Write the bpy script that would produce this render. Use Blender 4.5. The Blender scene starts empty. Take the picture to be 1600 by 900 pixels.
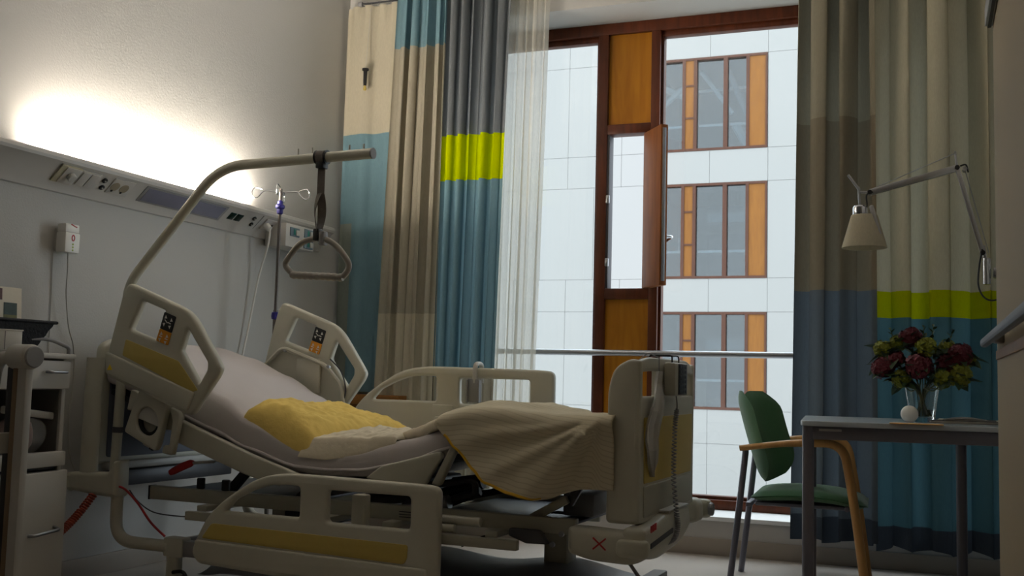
import bpy, bmesh, math, random
from mathutils import Vector, Matrix, noise
scn = bpy.context.scene
COL = scn.collection
PI = math.pi

def lin(c):
    return tuple((x/255/12.92 if x/255 <= .04045 else ((x/255+.055)/1.055)**2.4) for x in c) + (1.0,)

# ------------------------------------------------------------------ camera
cam = bpy.data.cameras.new('camera')
cam.sensor_width = 36; cam.lens = 1662.83/1600*36
cam.clip_start = .05; cam.clip_end = 500
cam.dof.use_dof = True; cam.dof.focus_distance = 4.6; cam.dof.aperture_fstop = 9
cam_o = bpy.data.objects.new('camera', cam); COL.objects.link(cam_o)
RM = [[0.9325261225654117, -0.007164927134961254, -0.36103143152954087],
      [0.3601935786311401, 0.08935034508679444, 0.928588768909986],
      [0.025605012126760453, -0.9959744874503671, 0.08590229159904296]]
m3 = Matrix(((RM[0][0], -RM[0][1], -RM[0][2]), (RM[1][0], -RM[1][1], -RM[1][2]), (RM[2][0], -RM[2][1], -RM[2][2])))
cam_o.matrix_world = Matrix.Translation((0, 0, .95)) @ m3.to_4x4()
scn.camera = cam_o

# ------------------------------------------------------------------ sky, exposure
w = bpy.data.worlds.new('overcast_sky'); scn.world = w; w.use_nodes = True
bg = w.node_tree.nodes['Background']; bg.inputs[0].default_value = (.84, .93, 1.0, 1); bg.inputs[1].default_value = 3.4
vs = scn.view_settings
vs.view_transform = 'Standard'; vs.look = 'None'; vs.gamma = 1; vs.use_curve_mapping = False
vs.exposure = 0.32
scn.cycles.use_denoising = True
scn.cycles.max_bounces = 10; scn.cycles.diffuse_bounces = 6; scn.cycles.transparent_max_bounces = 12
# daylight portal in the window opening (guides sampling of the real sky)
pl = bpy.data.lights.new('window_portal', 'AREA'); pl.shape = 'RECTANGLE'; pl.size = 3.6; pl.size_y = 3.1
pl.cycles.is_portal = True
po = bpy.data.objects.new('window_portal', pl); COL.objects.link(po)
po.location = (-1.3, 6.62, 1.72); po.rotation_euler = (-PI/2, 0, 0)

# ------------------------------------------------------------------ materials
MATS = {}
def mat(name, rgb, rough=.55, metal=0, noise_scale=0, noise_amt=.06, bump=0, bump_scale=200, spec=.5, stretch=None, sheen=0):
    m = bpy.data.materials.new(name); m.use_nodes = True; nt = m.node_tree
    p = nt.nodes['Principled BSDF']
    p.inputs['Base Color'].default_value = lin(rgb); p.inputs['Roughness'].default_value = rough
    p.inputs['Metallic'].default_value = metal; p.inputs['Specular IOR Level'].default_value = spec
    if sheen: p.inputs['Sheen Weight'].default_value = sheen
    tc = nt.nodes.new('ShaderNodeTexCoord')
    src = tc.outputs['Object']
    if stretch:
        mp = nt.nodes.new('ShaderNodeMapping'); mp.inputs['Scale'].default_value = stretch
        nt.links.new(src, mp.inputs[0]); src = mp.outputs[0]
    if noise_scale:
        n = nt.nodes.new('ShaderNodeTexNoise'); n.inputs['Scale'].default_value = noise_scale; n.inputs['Detail'].default_value = 4
        nt.links.new(src, n.inputs['Vector'])
        mx = nt.nodes.new('ShaderNodeMix'); mx.data_type = 'RGBA'
        c = lin(rgb)
        mx.inputs[6].default_value = tuple(max(0, v*(1-noise_amt*2)) for v in c[:3])+(1,)
        mx.inputs[7].default_value = tuple(min(1, v*(1+noise_amt*2)) for v in c[:3])+(1,)
        nt.links.new(n.outputs['Fac'], mx.inputs[0]); nt.links.new(mx.outputs[2], p.inputs['Base Color'])
    if bump:
        n2 = nt.nodes.new('ShaderNodeTexNoise'); n2.inputs['Scale'].default_value = bump_scale; n2.inputs['Detail'].default_value = 3
        nt.links.new(src, n2.inputs['Vector'])
        b = nt.nodes.new('ShaderNodeBump'); b.inputs['Strength'].default_value = bump; b.inputs['Distance'].default_value = .004
        nt.links.new(n2.outputs['Fac'], b.inputs['Height']); nt.links.new(b.outputs[0], p.inputs['Normal'])
    MATS[name] = m
    return m

def cloth(name, rgb, transl=.25, transp=0.0, weave=True, rough=.9):
    m = bpy.data.materials.new(name); m.use_nodes = True; nt = m.node_tree
    for n in list(nt.nodes): nt.nodes.remove(n)
    out = nt.nodes.new('ShaderNodeOutputMaterial')
    tc = nt.nodes.new('ShaderNodeTexCoord'); mp = nt.nodes.new('ShaderNodeMapping'); mp.inputs['Scale'].default_value = (1, 1, .25)
    nt.links.new(tc.outputs['Object'], mp.inputs[0])
    n = nt.nodes.new('ShaderNodeTexNoise'); n.inputs['Scale'].default_value = 160; n.inputs['Detail'].default_value = 3
    nt.links.new(mp.outputs[0], n.inputs['Vector'])
    mx = nt.nodes.new('ShaderNodeMix'); mx.data_type = 'RGBA'; c = lin(rgb)
    mx.inputs[6].default_value = tuple(v*.88 for v in c[:3])+(1,); mx.inputs[7].default_value = tuple(min(1, v*1.12) for v in c[:3])+(1,)
    nt.links.new(n.outputs['Fac'], mx.inputs[0])
    d = nt.nodes.new('ShaderNodeBsdfDiffuse'); t = nt.nodes.new('ShaderNodeBsdfTranslucent')
    nt.links.new(mx.outputs[2], d.inputs[0]); nt.links.new(mx.outputs[2], t.inputs[0])
    ms = nt.nodes.new('ShaderNodeMixShader'); ms.inputs[0].default_value = transl
    nt.links.new(d.outputs[0], ms.inputs[1]); nt.links.new(t.outputs[0], ms.inputs[2])
    last = ms
    if transp:
        tr = nt.nodes.new('ShaderNodeBsdfTransparent'); m2 = nt.nodes.new('ShaderNodeMixShader'); m2.inputs[0].default_value = transp
        nt.links.new(ms.outputs[0], m2.inputs[1]); nt.links.new(tr.outputs[0], m2.inputs[2]); last = m2
    nt.links.new(last.outputs[0], out.inputs[0])
    MATS[name] = m
    return m

def emit(name, rgb, strength):
    m = bpy.data.materials.new(name); m.use_nodes = True; nt = m.node_tree
    p = nt.nodes['Principled BSDF']; p.inputs['Base Color'].default_value = (.8, .8, .8, 1)
    p.inputs['Emission Color'].default_value = lin(rgb); p.inputs['Emission Strength'].default_value = strength
    return m

def thin_glass(name, tint, transp, rough=.03, base=None):
    m = bpy.data.materials.new(name); m.use_nodes = True; nt = m.node_tree
    for n in list(nt.nodes): nt.nodes.remove(n)
    out = nt.nodes.new('ShaderNodeOutputMaterial')
    tr = nt.nodes.new('ShaderNodeBsdfTransparent'); tr.inputs[0].default_value = tint
    if base:
        p = nt.nodes.new('ShaderNodeBsdfPrincipled'); p.inputs['Base Color'].default_value = lin(base); p.inputs['Roughness'].default_value = rough
    else:
        p = nt.nodes.new('ShaderNodeBsdfGlossy'); p.inputs['Roughness'].default_value = rough
    ms = nt.nodes.new('ShaderNodeMixShader'); ms.inputs[0].default_value = transp
    nt.links.new(p.outputs[0], ms.inputs[1]); nt.links.new(tr.outputs[0], ms.inputs[2]); nt.links.new(ms.outputs[0], out.inputs[0])
    return m

def wood(name, a, b, rough=.45, scale=3.0, axis=(1, 1, .12)):
    m = bpy.data.materials.new(name); m.use_nodes = True; nt = m.node_tree
    p = nt.nodes['Principled BSDF']; p.inputs['Roughness'].default_value = rough
    tc = nt.nodes.new('ShaderNodeTexCoord'); mp = nt.nodes.new('ShaderNodeMapping'); mp.inputs['Scale'].default_value = axis
    nt.links.new(tc.outputs['Object'], mp.inputs[0])
    n = nt.nodes.new('ShaderNodeTexNoise'); n.inputs['Scale'].default_value = scale*8; n.inputs['Detail'].default_value = 6; n.inputs['Distortion'].default_value = .6
    nt.links.new(mp.outputs[0], n.inputs['Vector'])
    p.inputs['Specular IOR Level'].default_value = .25
    r = nt.nodes.new('ShaderNodeValToRGB'); r.color_ramp.elements[0].position = .3; r.color_ramp.elements[1].position = .72
    r.color_ramp.elements[0].color = lin(a); r.color_ramp.elements[1].color = lin(b)
    nt.links.new(n.outputs['Fac'], r.inputs[0]); nt.links.new(r.outputs[0], p.inputs['Base Color'])
    return m

wall_m = mat('wall_paint', (184, 183, 180), .8, noise_scale=1.2, noise_amt=.012, bump=.25, bump_scale=120)
ceil_m = mat('ceiling_paint', (236, 236, 236), .85, noise_scale=1, noise_amt=.01)
floor_m = mat('linoleum', (176, 168, 160), .28, noise_scale=30, noise_amt=.03, bump=.05, bump_scale=60)
skirt_m = mat('skirting_vinyl', (152, 142, 132), .5, noise_scale=4, noise_amt=.02)
riser_m = mat('riser_paint', (176, 172, 168), .6, noise_scale=3, noise_amt=.02)
sill_m = mat('sill_white', (226, 226, 226), .35, noise_scale=3, noise_amt=.01)
beige_m = mat('beige_wall', (138, 122, 92), .6, noise_scale=2, noise_amt=.02)
bed_m = mat('bed_plastic', (188, 186, 172), .42, noise_scale=25, noise_amt=.015, bump=.08, bump_scale=400)
bedmetal_m = mat('bed_painted_metal', (166, 164, 150), .4, noise_scale=15, noise_amt=.02)
bedpole_m = mat('bed_pole', (188, 187, 172), .35, noise_scale=10, noise_amt=.015)
yel_m = mat('yellow_panel', (190, 168, 88), .5, noise_scale=40, noise_amt=.02)
black_m = mat('black_plastic', (22, 22, 24), .45, noise_scale=20, noise_amt=.05)
dark_m = mat('dark_steel', (52, 54, 60), .4, .3, noise_scale=12, noise_amt=.05)
rubber_m = mat('grey_rubber', (70, 70, 74), .7, noise_scale=12, noise_amt=.04)
orange_m = mat('orange_keys', (214, 140, 20), .5, noise_scale=20, noise_amt=.03)
chrome_m = mat('chrome', (200, 202, 206), .18, 1, noise_scale=10, noise_amt=.02)
steel_m = mat('brushed_steel', (160, 162, 166), .35, 1, noise_scale=60, noise_amt=.05, stretch=(1, .05, 1))
grey_m = mat('grey_plastic', (138, 138, 140), .45, noise_scale=12, noise_amt=.02)
lgrey_m = mat('light_grey_plastic', (186, 184, 178), .4, noise_scale=12, noise_amt=.02)
white_m = mat('white_plastic', (222, 220, 214), .4, noise_scale=12, noise_amt=.01)
red_m = mat('red_plastic', (170, 30, 34), .45, noise_scale=12, noise_amt=.03)
coil_m = mat('red_cable', (150, 62, 40), .5, noise_scale=12, noise_amt=.03)
blue_m = mat('blue_plastic', (40, 36, 120), .4, noise_scale=12, noise_amt=.03)
sheet_m = mat('white_sheet', (196, 190, 190), .9, noise_scale=6, noise_amt=.02, bump=.3, bump_scale=14, spec=.1)
duvyel_m = mat('yellow_cotton', (236, 206, 118), .85, noise_scale=8, noise_amt=.04, bump=.7, bump_scale=30, spec=.1)
white_cot_m = mat('white_cotton', (222, 212, 190), .9, noise_scale=8, noise_amt=.03, bump=.5, bump_scale=30, spec=.1)
trim_yel_m = mat('yellow_trim', (206, 164, 44), .8, noise_scale=20, noise_amt=.03)
frame_m = wood('window_frame_wood', (72, 34, 18), (96, 48, 26), .4)
panel_m = wood('plywood_panel', (150, 94, 8), (174, 114, 16), .5)
sash_m = wood('sash_wood', (112, 62, 20), (132, 76, 28), .7)
farpanel_m = wood('far_plywood', (108, 65, 14), (122, 77, 22), .5)
farframe_m = wood('far_frame', (62, 34, 22), (74, 42, 28), .5)
facade_m = mat('facade_panel', (130, 129, 127), .5, noise_scale=.6, noise_amt=.008)
joint_m = mat('facade_joint', (126, 125, 124), .7, noise_scale=3, noise_amt=.02)
pave_m = mat('outdoor_paving', (150, 150, 148), .8, noise_scale=1, noise_amt=.05)
beech_m = wood('beech', (188, 140, 84), (212, 164, 104), .4)
tabmetal_m = mat('table_metal', (112, 109, 118), .4, .2, noise_scale=10, noise_amt=.03)
tabtop_m = mat('table_laminate', (176, 184, 190), .22, noise_scale=6, noise_amt=.02)
chairmetal_m = mat('chair_metal', (112, 112, 124), .35, .4, noise_scale=10, noise_amt=.03)
green_m = mat('green_upholstery', (60, 108, 68), .85, noise_scale=60, noise_amt=.06, bump=.25, bump_scale=300, sheen=.3)
alu_m = mat('aluminium', (178, 178, 180), .3, .9, noise_scale=30, noise_amt=.03)
shade_m = cloth('lamp_shade_parchment', (206, 198, 176), .35)
wood_sill_m = wood('brown_sill_wood', (126, 84, 40), (146, 98, 48), .45, axis=(.12, 1, 1))
paper_m = mat('paper', (226, 218, 202), .8, noise_scale=30, noise_amt=.02)
tan_m = mat('tan_paper', (204, 158, 90), .7, noise_scale=20, noise_amt=.03)
lens_m = mat('lamp_diffuser', (128, 128, 148), .25, noise_scale=20, noise_amt=.03)
cab_m = mat('cabinet_white', (176, 174, 168), .5, noise_scale=6, noise_amt=.02)
cabin_m = mat('cabinet_inside', (110, 108, 104), .7, noise_scale=6, noise_amt=.03)
edge_m = wood('leaf_wood_edge', (116, 98, 78), (134, 114, 92), .5)
basket_m = mat('black_basket', (14, 14, 22), .7, noise_scale=60, noise_amt=.3, bump=.6, bump_scale=90)
C_cream = cloth('curtain_cream', (196, 189, 169), .26)
C_cream_dk = cloth('curtain_beige', (167, 161, 145), .24)
C_blue = cloth('curtain_blue', (117, 149, 161), .24)
C_grey = cloth('curtain_grey', (114, 119, 123), .26)
C_lime = cloth('curtain_lime', (186, 197, 0), .30)
C_taupe = cloth('curtain_taupe', (132, 126, 109), .16)
C_taupe_dk = cloth('curtain_taupe_dark', (117, 108, 91), .16)
C_slate = cloth('curtain_slate', (85, 93, 100), .2)
C_teal = cloth('curtain_teal', (68, 100, 109), .20)
C_hem = cloth('curtain_hem', (62, 68, 76), .12)
C_cream_dim = cloth('curtain_cream_dim', (172, 166, 145), .16)  # cream cloth again, darkened to carry the dimmer light on the right
C_lime_dim = cloth('curtain_lime_dim', (143, 148, 7), .2)  # lime copy with the right side's shade put into its colour
C_sage = cloth('curtain_sage', (138, 146, 138), .2)
C_sheer = cloth('sheer_voile', (224, 220, 208), .5, .42)

# ------------------------------------------------------------------ builders
def finish(bm, name, m, parent=None, smooth=35, uv=None):
    me = bpy.data.meshes.new(name); bm.to_mesh(me); bm.free()
    return link(me, name, m, parent, smooth)
def link(me, name, m, parent=None, smooth=35):
    if m is not None:
        me.materials.clear()
        for x in (m if isinstance(m, (list, tuple)) else [m]): me.materials.append(x)
    if smooth:
        me.polygons.foreach_set('use_smooth', [True]*len(me.polygons))
        try: me.set_sharp_from_angle(angle=math.radians(smooth))
        except Exception: pass
    o = bpy.data.objects.new(name, me); COL.objects.link(o)
    if parent: o.parent = parent
    return o
def empty(name, label, cat, loc=(0, 0, 0), rot=(0, 0, 0), group=None):
    o = bpy.data.objects.new(name, None); COL.objects.link(o); o.empty_display_size = .1
    o.location = loc; o.rotation_euler = rot
    return tag(o, label, cat, group)
def tag(o, label, cat, group=None):
    o['label'] = label; o['category'] = cat
    if group: o['group'] = group
    return o
def struct(o): o['kind'] = 'structure'; return o

def add_box(bm, lo, hi, bevel=0, mtx=None, seg=2):
    lo = Vector(lo); hi = Vector(hi); c = (lo+hi)/2; s = hi-lo
    r = bmesh.ops.create_cube(bm, size=1, matrix=Matrix.Translation(c) @ Matrix.Diagonal((abs(s.x), abs(s.y), abs(s.z), 1)))
    vs_ = r['verts']
    if bevel:
        es = list({e for v in vs_ for e in v.link_edges})
        rb = bmesh.ops.bevel(bm, geom=es, offset=min(bevel, .49*min(abs(s.x), abs(s.y), abs(s.z))), segments=seg, affect='EDGES', profile=.5)
        vs_ = list({v for f in rb['faces'] for v in f.verts} | {v for v in vs_ if v.is_valid})
    if mtx: bmesh.ops.transform(bm, matrix=mtx, verts=[v for v in vs_ if v.is_valid])
    return vs_
def box(name, lo, hi, m, parent=None, bevel=0, mtx=None):
    bm = bmesh.new(); add_box(bm, lo, hi, bevel, mtx); return finish(bm, name, m, parent)
def obox(name, c, s, m, parent=None, bevel=0, rot=(0, 0, 0)):
    bm = bmesh.new(); s = Vector(s)/2
    from mathutils import Euler
    add_box(bm, -s, s, bevel, Matrix.Translation(c) @ Euler(rot).to_matrix().to_4x4()); return finish(bm, name, m, parent)
def fillet(pts, r, n=8):
    pts = [Vector(p) for p in pts]; out = [pts[0]]
    for i in range(1, len(pts)-1):
        a, b, c = pts[i-1], pts[i], pts[i+1]
        rr = r[i] if isinstance(r, (list, tuple)) else r
        d1 = (a-b); d2 = (c-b); k = min(rr, d1.length*.49, d2.length*.49)
        if k < 1e-5: out.append(b); continue
        p1 = b+d1.normalized()*k; p2 = b+d2.normalized()*k
        for j in range(n+1):
            t = j/n; out.append(p1*(1-t)**2 + b*2*t*(1-t) + p2*t*t)
    out.append(pts[-1]); return out
def spline(pts, n=8, closed=False):
    P = [Vector(p) for p in pts]; N = len(P); out = []
    rng = range(N if closed else N-1)
    for i in rng:
        g = lambda k: P[k % N] if closed else P[max(0, min(N-1, k))]
        a, b, c, d = g(i-1), g(i), g(i+1), g(i+2)
        for j in range(n):
            t = j/n
            out.append(.5*((2*b)+(c-a)*t+(2*a-5*b+4*c-d)*t*t+(3*b-a-3*c+d)*t**3))
    if not closed: out.append(P[-1])
    return out
def add_tube(bm, pts, r, seg=12, closed=False, caps=True, flat=None, up=None):
    """sweep a circle (or an ellipse r x flat) along points; r may be a list"""
    P = [Vector(p) for p in pts]; N = len(P); rings = []
    prev = None
    for i in range(N):
        if closed: t = P[(i+1) % N]-P[(i-1) % N]
        else: t = P[min(i+1, N-1)]-P[max(i-1, 0)]
        t.normalize()
        if prev is None:
            a = Vector(up) if up else (Vector((0, 0, 1)) if abs(t.z) < .9 else Vector((1, 0, 0)))
        else: a = prev
        nrm = (a-t*a.dot(t))
        if nrm.length < 1e-6: nrm = t.orthogonal()
        nrm.normalize(); prev = nrm; bn = t.cross(nrm)
        rr = r[i] if isinstance(r, (list, tuple)) else r
        fl = rr if flat is None else flat
        rings.append([bm.verts.new(P[i]+nrm*rr*math.cos(2*PI*k/seg)+bn*fl*math.sin(2*PI*k/seg)) for k in range(seg)])
    for i in range(N if closed else N-1):
        A = rings[i]; B = rings[(i+1) % N]
        for k in range(seg): bm.faces.new((A[k], A[(k+1) % seg], B[(k+1) % seg], B[k]))
    if caps and not closed:
        bm.faces.new(rings[0][::-1]); bm.faces.new(rings[-1])
def tube(name, pts, r, m, parent=None, seg=12, closed=False, flat=None, up=None):
    bm = bmesh.new(); add_tube(bm, pts, r, seg, closed, True, flat, up)
    bmesh.ops.recalc_face_normals(bm, faces=bm.faces[:]); return finish(bm, name, m, parent, 50)
def add_lathe(bm, prof, seg=24, mtx=None):
    rings = []
    for r, z in prof:
        if r < 1e-6: rings.append([bm.verts.new((0, 0, z))])
        else: rings.append([bm.verts.new((r*math.cos(2*PI*k/seg), r*math.sin(2*PI*k/seg), z)) for k in range(seg)])
    for A, B in zip(rings, rings[1:]):
        for k in range(seg):
            k2 = (k+1) % seg
            if len(A) == 1 and len(B) == 1: continue
            if len(A) == 1: bm.faces.new((A[0], B[k], B[k2]))
            elif len(B) == 1: bm.faces.new((A[k], A[k2], B[0]))
            else: bm.faces.new((A[k], A[k2], B[k2], B[k]))
    vs_ = [v for r in rings for v in r]
    if mtx: bmesh.ops.transform(bm, matrix=mtx, verts=vs_)
    return vs_
def lathe(name, prof, m, parent=None, seg=24, mtx=None):
    bm = bmesh.new(); add_lathe(bm, prof, seg, mtx)
    bmesh.ops.recalc_face_normals(bm, faces=bm.faces[:]); return finish(bm, name, m, parent)
def rod(name, a, b, r, m, parent=None, seg=16, bev=.15):
    """solid cylinder from a to b with softened ends"""
    a = Vector(a); b = Vector(b); L = (b-a).length; k = min(r*bev, L*.3)
    mtx = Matrix.Translation(a) @ (b-a).to_track_quat('Z', 'Y').to_matrix().to_4x4()
    return lathe(name, [(0, 0), (r-k, 0), (r, k), (r, L-k), (r-k, L), (0, L)], m, parent, seg, mtx)
def rounded(pts, r, n=6):
    """closed polygon with rounded corners"""
    P = [Vector((p[0], p[1])) for p in pts]; N = len(P); out = []
    for i in range(N):
        a, b, c = P[i-1], P[i], P[(i+1) % N]
        rr = r[i] if isinstance(r, (list, tuple)) else r
        d1 = a-b; d2 = c-b; k = min(rr, d1.length*.48, d2.length*.48)
        if k < 1e-5: out.append(b); continue
        p1 = b+d1.normalized()*k; p2 = b+d2.normalized()*k
        for j in range(n+1):
            t = j/n; out.append(p1*(1-t)**2+b*2*t*(1-t)+p2*t*t)
    return out
def plate_mesh(name, outline, holes, thick, bevel, frame):
    """flat outline with holes, extruded and bevelled; frame = 4x4 (local xy -> world plane)"""
    cu = bpy.data.curves.new(name+'_c', 'CURVE'); cu.dimensions = '2D'; cu.fill_mode = 'BOTH'
    cu.extrude = max(thick/2-bevel, 0); cu.bevel_depth = bevel; cu.bevel_resolution = 2; cu.offset = -bevel
    for ring in [outline]+list(holes):
        s = cu.splines.new('POLY'); s.points.add(len(ring)-1); s.use_cyclic_u = True
        for pt, q in zip(s.points, ring): pt.co = (q[0], q[1], 0, 1)
    t = bpy.data.objects.new('tmp', cu); COL.objects.link(t)
    bpy.context.view_layer.update()
    dg = bpy.context.evaluated_depsgraph_get()
    me = bpy.data.meshes.new_from_object(t.evaluated_get(dg), depsgraph=dg)
    bpy.data.objects.remove(t); bpy.data.curves.remove(cu)
    me.transform(frame); me.name = name
    if frame.to_3x3().determinant() < 0: me.flip_normals()
    bm = bmesh.new(); bm.from_mesh(me); bmesh.ops.remove_doubles(bm, verts=bm.verts[:], dist=1e-5)
    bmesh.ops.recalc_face_normals(bm, faces=bm.faces[:]); bm.to_mesh(me); bm.free()
    return me
def plate(name, outline, holes, thick, bevel, frame, m, parent=None):
    return link(plate_mesh(name, outline, holes, thick, bevel, frame), name, m, parent, 40)
def UZ(v):   # plane of constant v: local x -> u, y -> z, normal -> -v
    return Matrix(((1, 0, 0, 0), (0, 0, -1, v), (0, 1, 0, 0), (0, 0, 0, 1)))
def VZ(u):   # plane of constant u: local x -> v(y), y -> z, normal -> +u
    return Matrix(((0, 0, 1, u), (1, 0, 0, 0), (0, 1, 0, 0), (0, 0, 0, 1)))
def UV_(z):  # horizontal
    return Matrix.Translation((0, 0, z))
def text(name, body, size, mtx, m, parent=None, ext=.0006):
    cu = bpy.data.curves.new(name, 'FONT'); cu.body = body; cu.size = size; cu.extrude = ext; cu.align_x = 'CENTER'; cu.align_y = 'CENTER'
    t = bpy.data.objects.new('tmp', cu); COL.objects.link(t); bpy.context.view_layer.update()
    dg = bpy.context.evaluated_depsgraph_get(); me = bpy.data.meshes.new_from_object(t.evaluated_get(dg), depsgraph=dg)
    bpy.data.objects.remove(t); bpy.data.curves.remove(cu)
    me.transform(mtx); me.name = name
    return link(me, name, m, parent, 0)
def interp(x, xs, ys):
    if x <= xs[0]: return ys[0]
    for i in range(len(xs)-1):
        if x <= xs[i+1]:
            t = (x-xs[i])/(xs[i+1]-xs[i]); t = t*t*(3-2*t)*.5+t*.5
            return ys[i]*(1-t)+ys[i+1]*t
    return ys[-1]
def grid_mesh(bm, rows):
    V = [[bm.verts.new(p) for p in r] for r in rows]
    for i in range(len(V)-1):
        for j in range(len(V[0])-1): bm.faces.new((V[i][j], V[i+1][j], V[i+1][j+1], V[i][j+1]))
    return V

# ================================================================== SETTING
XL = -3.58; XR = .455; YW = 6.08; ZC = 3.6; YB = -1.6
def sbox(name, lo, hi, m, bevel=0): return struct(box(name, lo, hi, m, None, bevel))
sbox('floor', (XL-.2, YB-.1, -.1), (XR+.2, 6.6, 0), floor_m)
sbox('ceiling', (XL-.2, YB-.1, ZC), (XR+.2, 6.6, ZC+.1), ceil_m)
sbox('wall_left', (XL-.15, YB-.1, 0), (XL, 6.6, ZC), wall_m)
sbox('wall_rear', (XL, YB-.1, 0), (XR, YB, ZC), wall_m)
sbox('wall_right', (XR, 3.6, 0), (XR+.15, 6.6, ZC), wall_m)
NX0, NX1 = -2.72, .40          # window niche
bm = bmesh.new()
add_box(bm, (XL, YW, 0), (NX0, 6.55, ZC))
add_box(bm, (NX1, YW, 0), (XR, 6.55, ZC))
add_box(bm, (NX0, YW, 3.237), (NX1, 6.55, ZC))
struct(finish(bm, 'wall_window', wall_m))
# closet front on the right, near the camera
bm = bmesh.new()
add_box(bm, (.209, YB, 0), (XR+.15, 3.6, ZC))
struct(finish(bm, 'wall_closet', beige_m))
sbox('baseboard_left', (XL, YB, 0), (XL+.012, YW, .095), skirt_m, .003)
sbox('baseboard_window', (XL, YW-.012, 0), (XR, YW, .093), skirt_m, .003)
sbox('trim_1', (NX0, YW, .0), (NX1, 6.50, .205), riser_m)
sbox('trim_2', (NX0, YW-.015, .19), (NX1, 6.52, .215), sill_m, .005)

# ---- big window in the niche
WY0, WY1 = 6.40, 6.50
win = bpy.data.objects.new('window_1', None); COL.objects.link(win); win['kind'] = 'structure'
def wf(lo, hi, m=frame_m, nm='frame_member', bev=.004): return box(nm, lo, hi, m, win, bev)
wf((NX0, WY0, 3.165), (NX1, WY1, 3.237))
wf((NX0, WY0, .215), (NX1, WY1, .272))
wf((NX0, WY0, .272), (NX0+.06, WY1, 3.165)); wf((NX1-.06, WY0, .272), (NX1, WY1, 3.165))
wf((-1.932, WY0, .272), (-1.868, WY1, 3.165)); wf((-1.588, WY0, .272), (-1.530, WY1, 3.165))
wf((-1.868, WY0, 2.515), (-1.588, WY1, 2.577)); wf((-1.868, WY0, 1.468), (-1.588, WY1, 1.535))
# glazing beads around the panes
for x0, x1 in ((NX0+.06, -1.932), (-1.530, NX1-.06)):
    wf((x0, WY0+.03, 3.128), (x1, WY1-.01, 3.166), nm='glazing_bead', m=frame_m)
    wf((x0, WY0+.03, .271), (x1, WY1-.01, .292), nm='glazing_bead')
    wf((x0, WY0+.03, .290), (x0+.018, WY1-.01, 3.13), nm='glazing_bead'); wf((x1-.018, WY0+.03, .290), (x1, WY1-.01, 3.13), nm='glazing_bead')
wf((-1.868, WY0+.03, 2.577), (-1.588, WY0+.06, 3.166), panel_m, 'timber_panel', 0)
wf((-1.868, WY0+.03, .272), (-1.588, WY0+.06, 1.469), panel_m, 'timber_panel', 0)
glass_m = thin_glass('window_glass', (.97, .985, .98, 1), .96)
wf((NX0+.078, 6.455, .292), (-1.95, 6.461, 3.128), glass_m, 'pane', 0)
wf((-1.512, 6.455, .292), (NX1-.078, 6.461, 3.128), glass_m, 'pane', 0)
# inner lining of the vent opening + hinges
wf((-1.868, WY0+.01, 1.535), (-1.852, WY1, 2.515), rubber_m, 'vent_seal', .002)
for z in (1.70, 2.10): wf((-1.868, WY0-.004, z-.025), (-1.846, WY0+.014, z+.025), steel_m, 'latch_plate', .003)
# open vent sash, hinged on the right jamb and swung into the room
hx, hy = -1.630, 6.41; nx, ny = -1.470, 6.20
ang = math.atan2(ny-hy, nx-hx); L = math.hypot(nx-hx, ny-hy)
SM = Matrix.Translation((hx, hy, 0)) @ Matrix.Rotation(ang, 4, 'Z')
sash = box('vent_sash', (0, -.002, 1.535), (L, .045, 2.512), sash_m, win, .004, SM)
box('sash_edge', (L-.003, .008, 1.56), (L+.006, .030, 2.49), steel_m, sash, .002, SM)
bm = bmesh.new(); add_box(bm, (L-.05, .045, 1.79), (L-.025, .056, 1.88), .004, SM)
add_tube(bm, [SM @ Vector(p) for p in fillet([(L-.037, .05, 1.835), (L-.037, .10, 1.835), (L-.15, .105, 1.82)], .02)], .009, 10)
finish(bm, 'sash_handle', chrome_m, sash)

# ---- guard rail across the window
gr = empty('guard_rail', 'horizontal steel guard rail running across the window', 'rail', (-1.2, 6.30, 1.13))
rod('rail_tube', (NX0+.001-(-1.2), 0, 0), (NX1-.001-(-1.2), 0, 0), .0185, steel_m, gr, 20)
for x in (NX0+.004, NX1-.004):
    rod('wall_flange', (x+1.2-.003, 0, 0), (x+1.2+.003, 0, 0), .035, steel_m, gr, 20)

# ---- neighbouring building
bld = empty('neighbouring_building', 'white panelled building with wooden framed windows seen through the window', 'building', (-6, 30, -8))
BX, BY, BZ = -6, 30, -8
def bpart(name, lo, hi, m, parent=None, bev=0):
    return box(name, (lo[0]-BX, lo[1]-BY, lo[2]-BZ), (hi[0]-BX, hi[1]-BY, hi[2]-BZ), m, parent or bld, bev)
Z0 = [14.03-3.69*k+.05 for k in range(-1, 6)]       # window heads of the storeys: 10.38 is one of them
heads = [10.383-3.69*k for k in range(-1, 5)]
WXL, WXR = -7.45, -4.08
bpart('backing_wall', (-24, 30.045, -8), (WXL, 30.5, 16), joint_m)
bpart('backing_wall', (WXR, 30.045, -8), (12, 30.5, 16), joint_m)
xs_left = [WXL-.02-.83*k for k in range(0, 18)]
xs_right = [WXR+.02, -2.42, -.76, .9, 2.56, 4.2, 5.9, 7.5]
g = .0045
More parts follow.
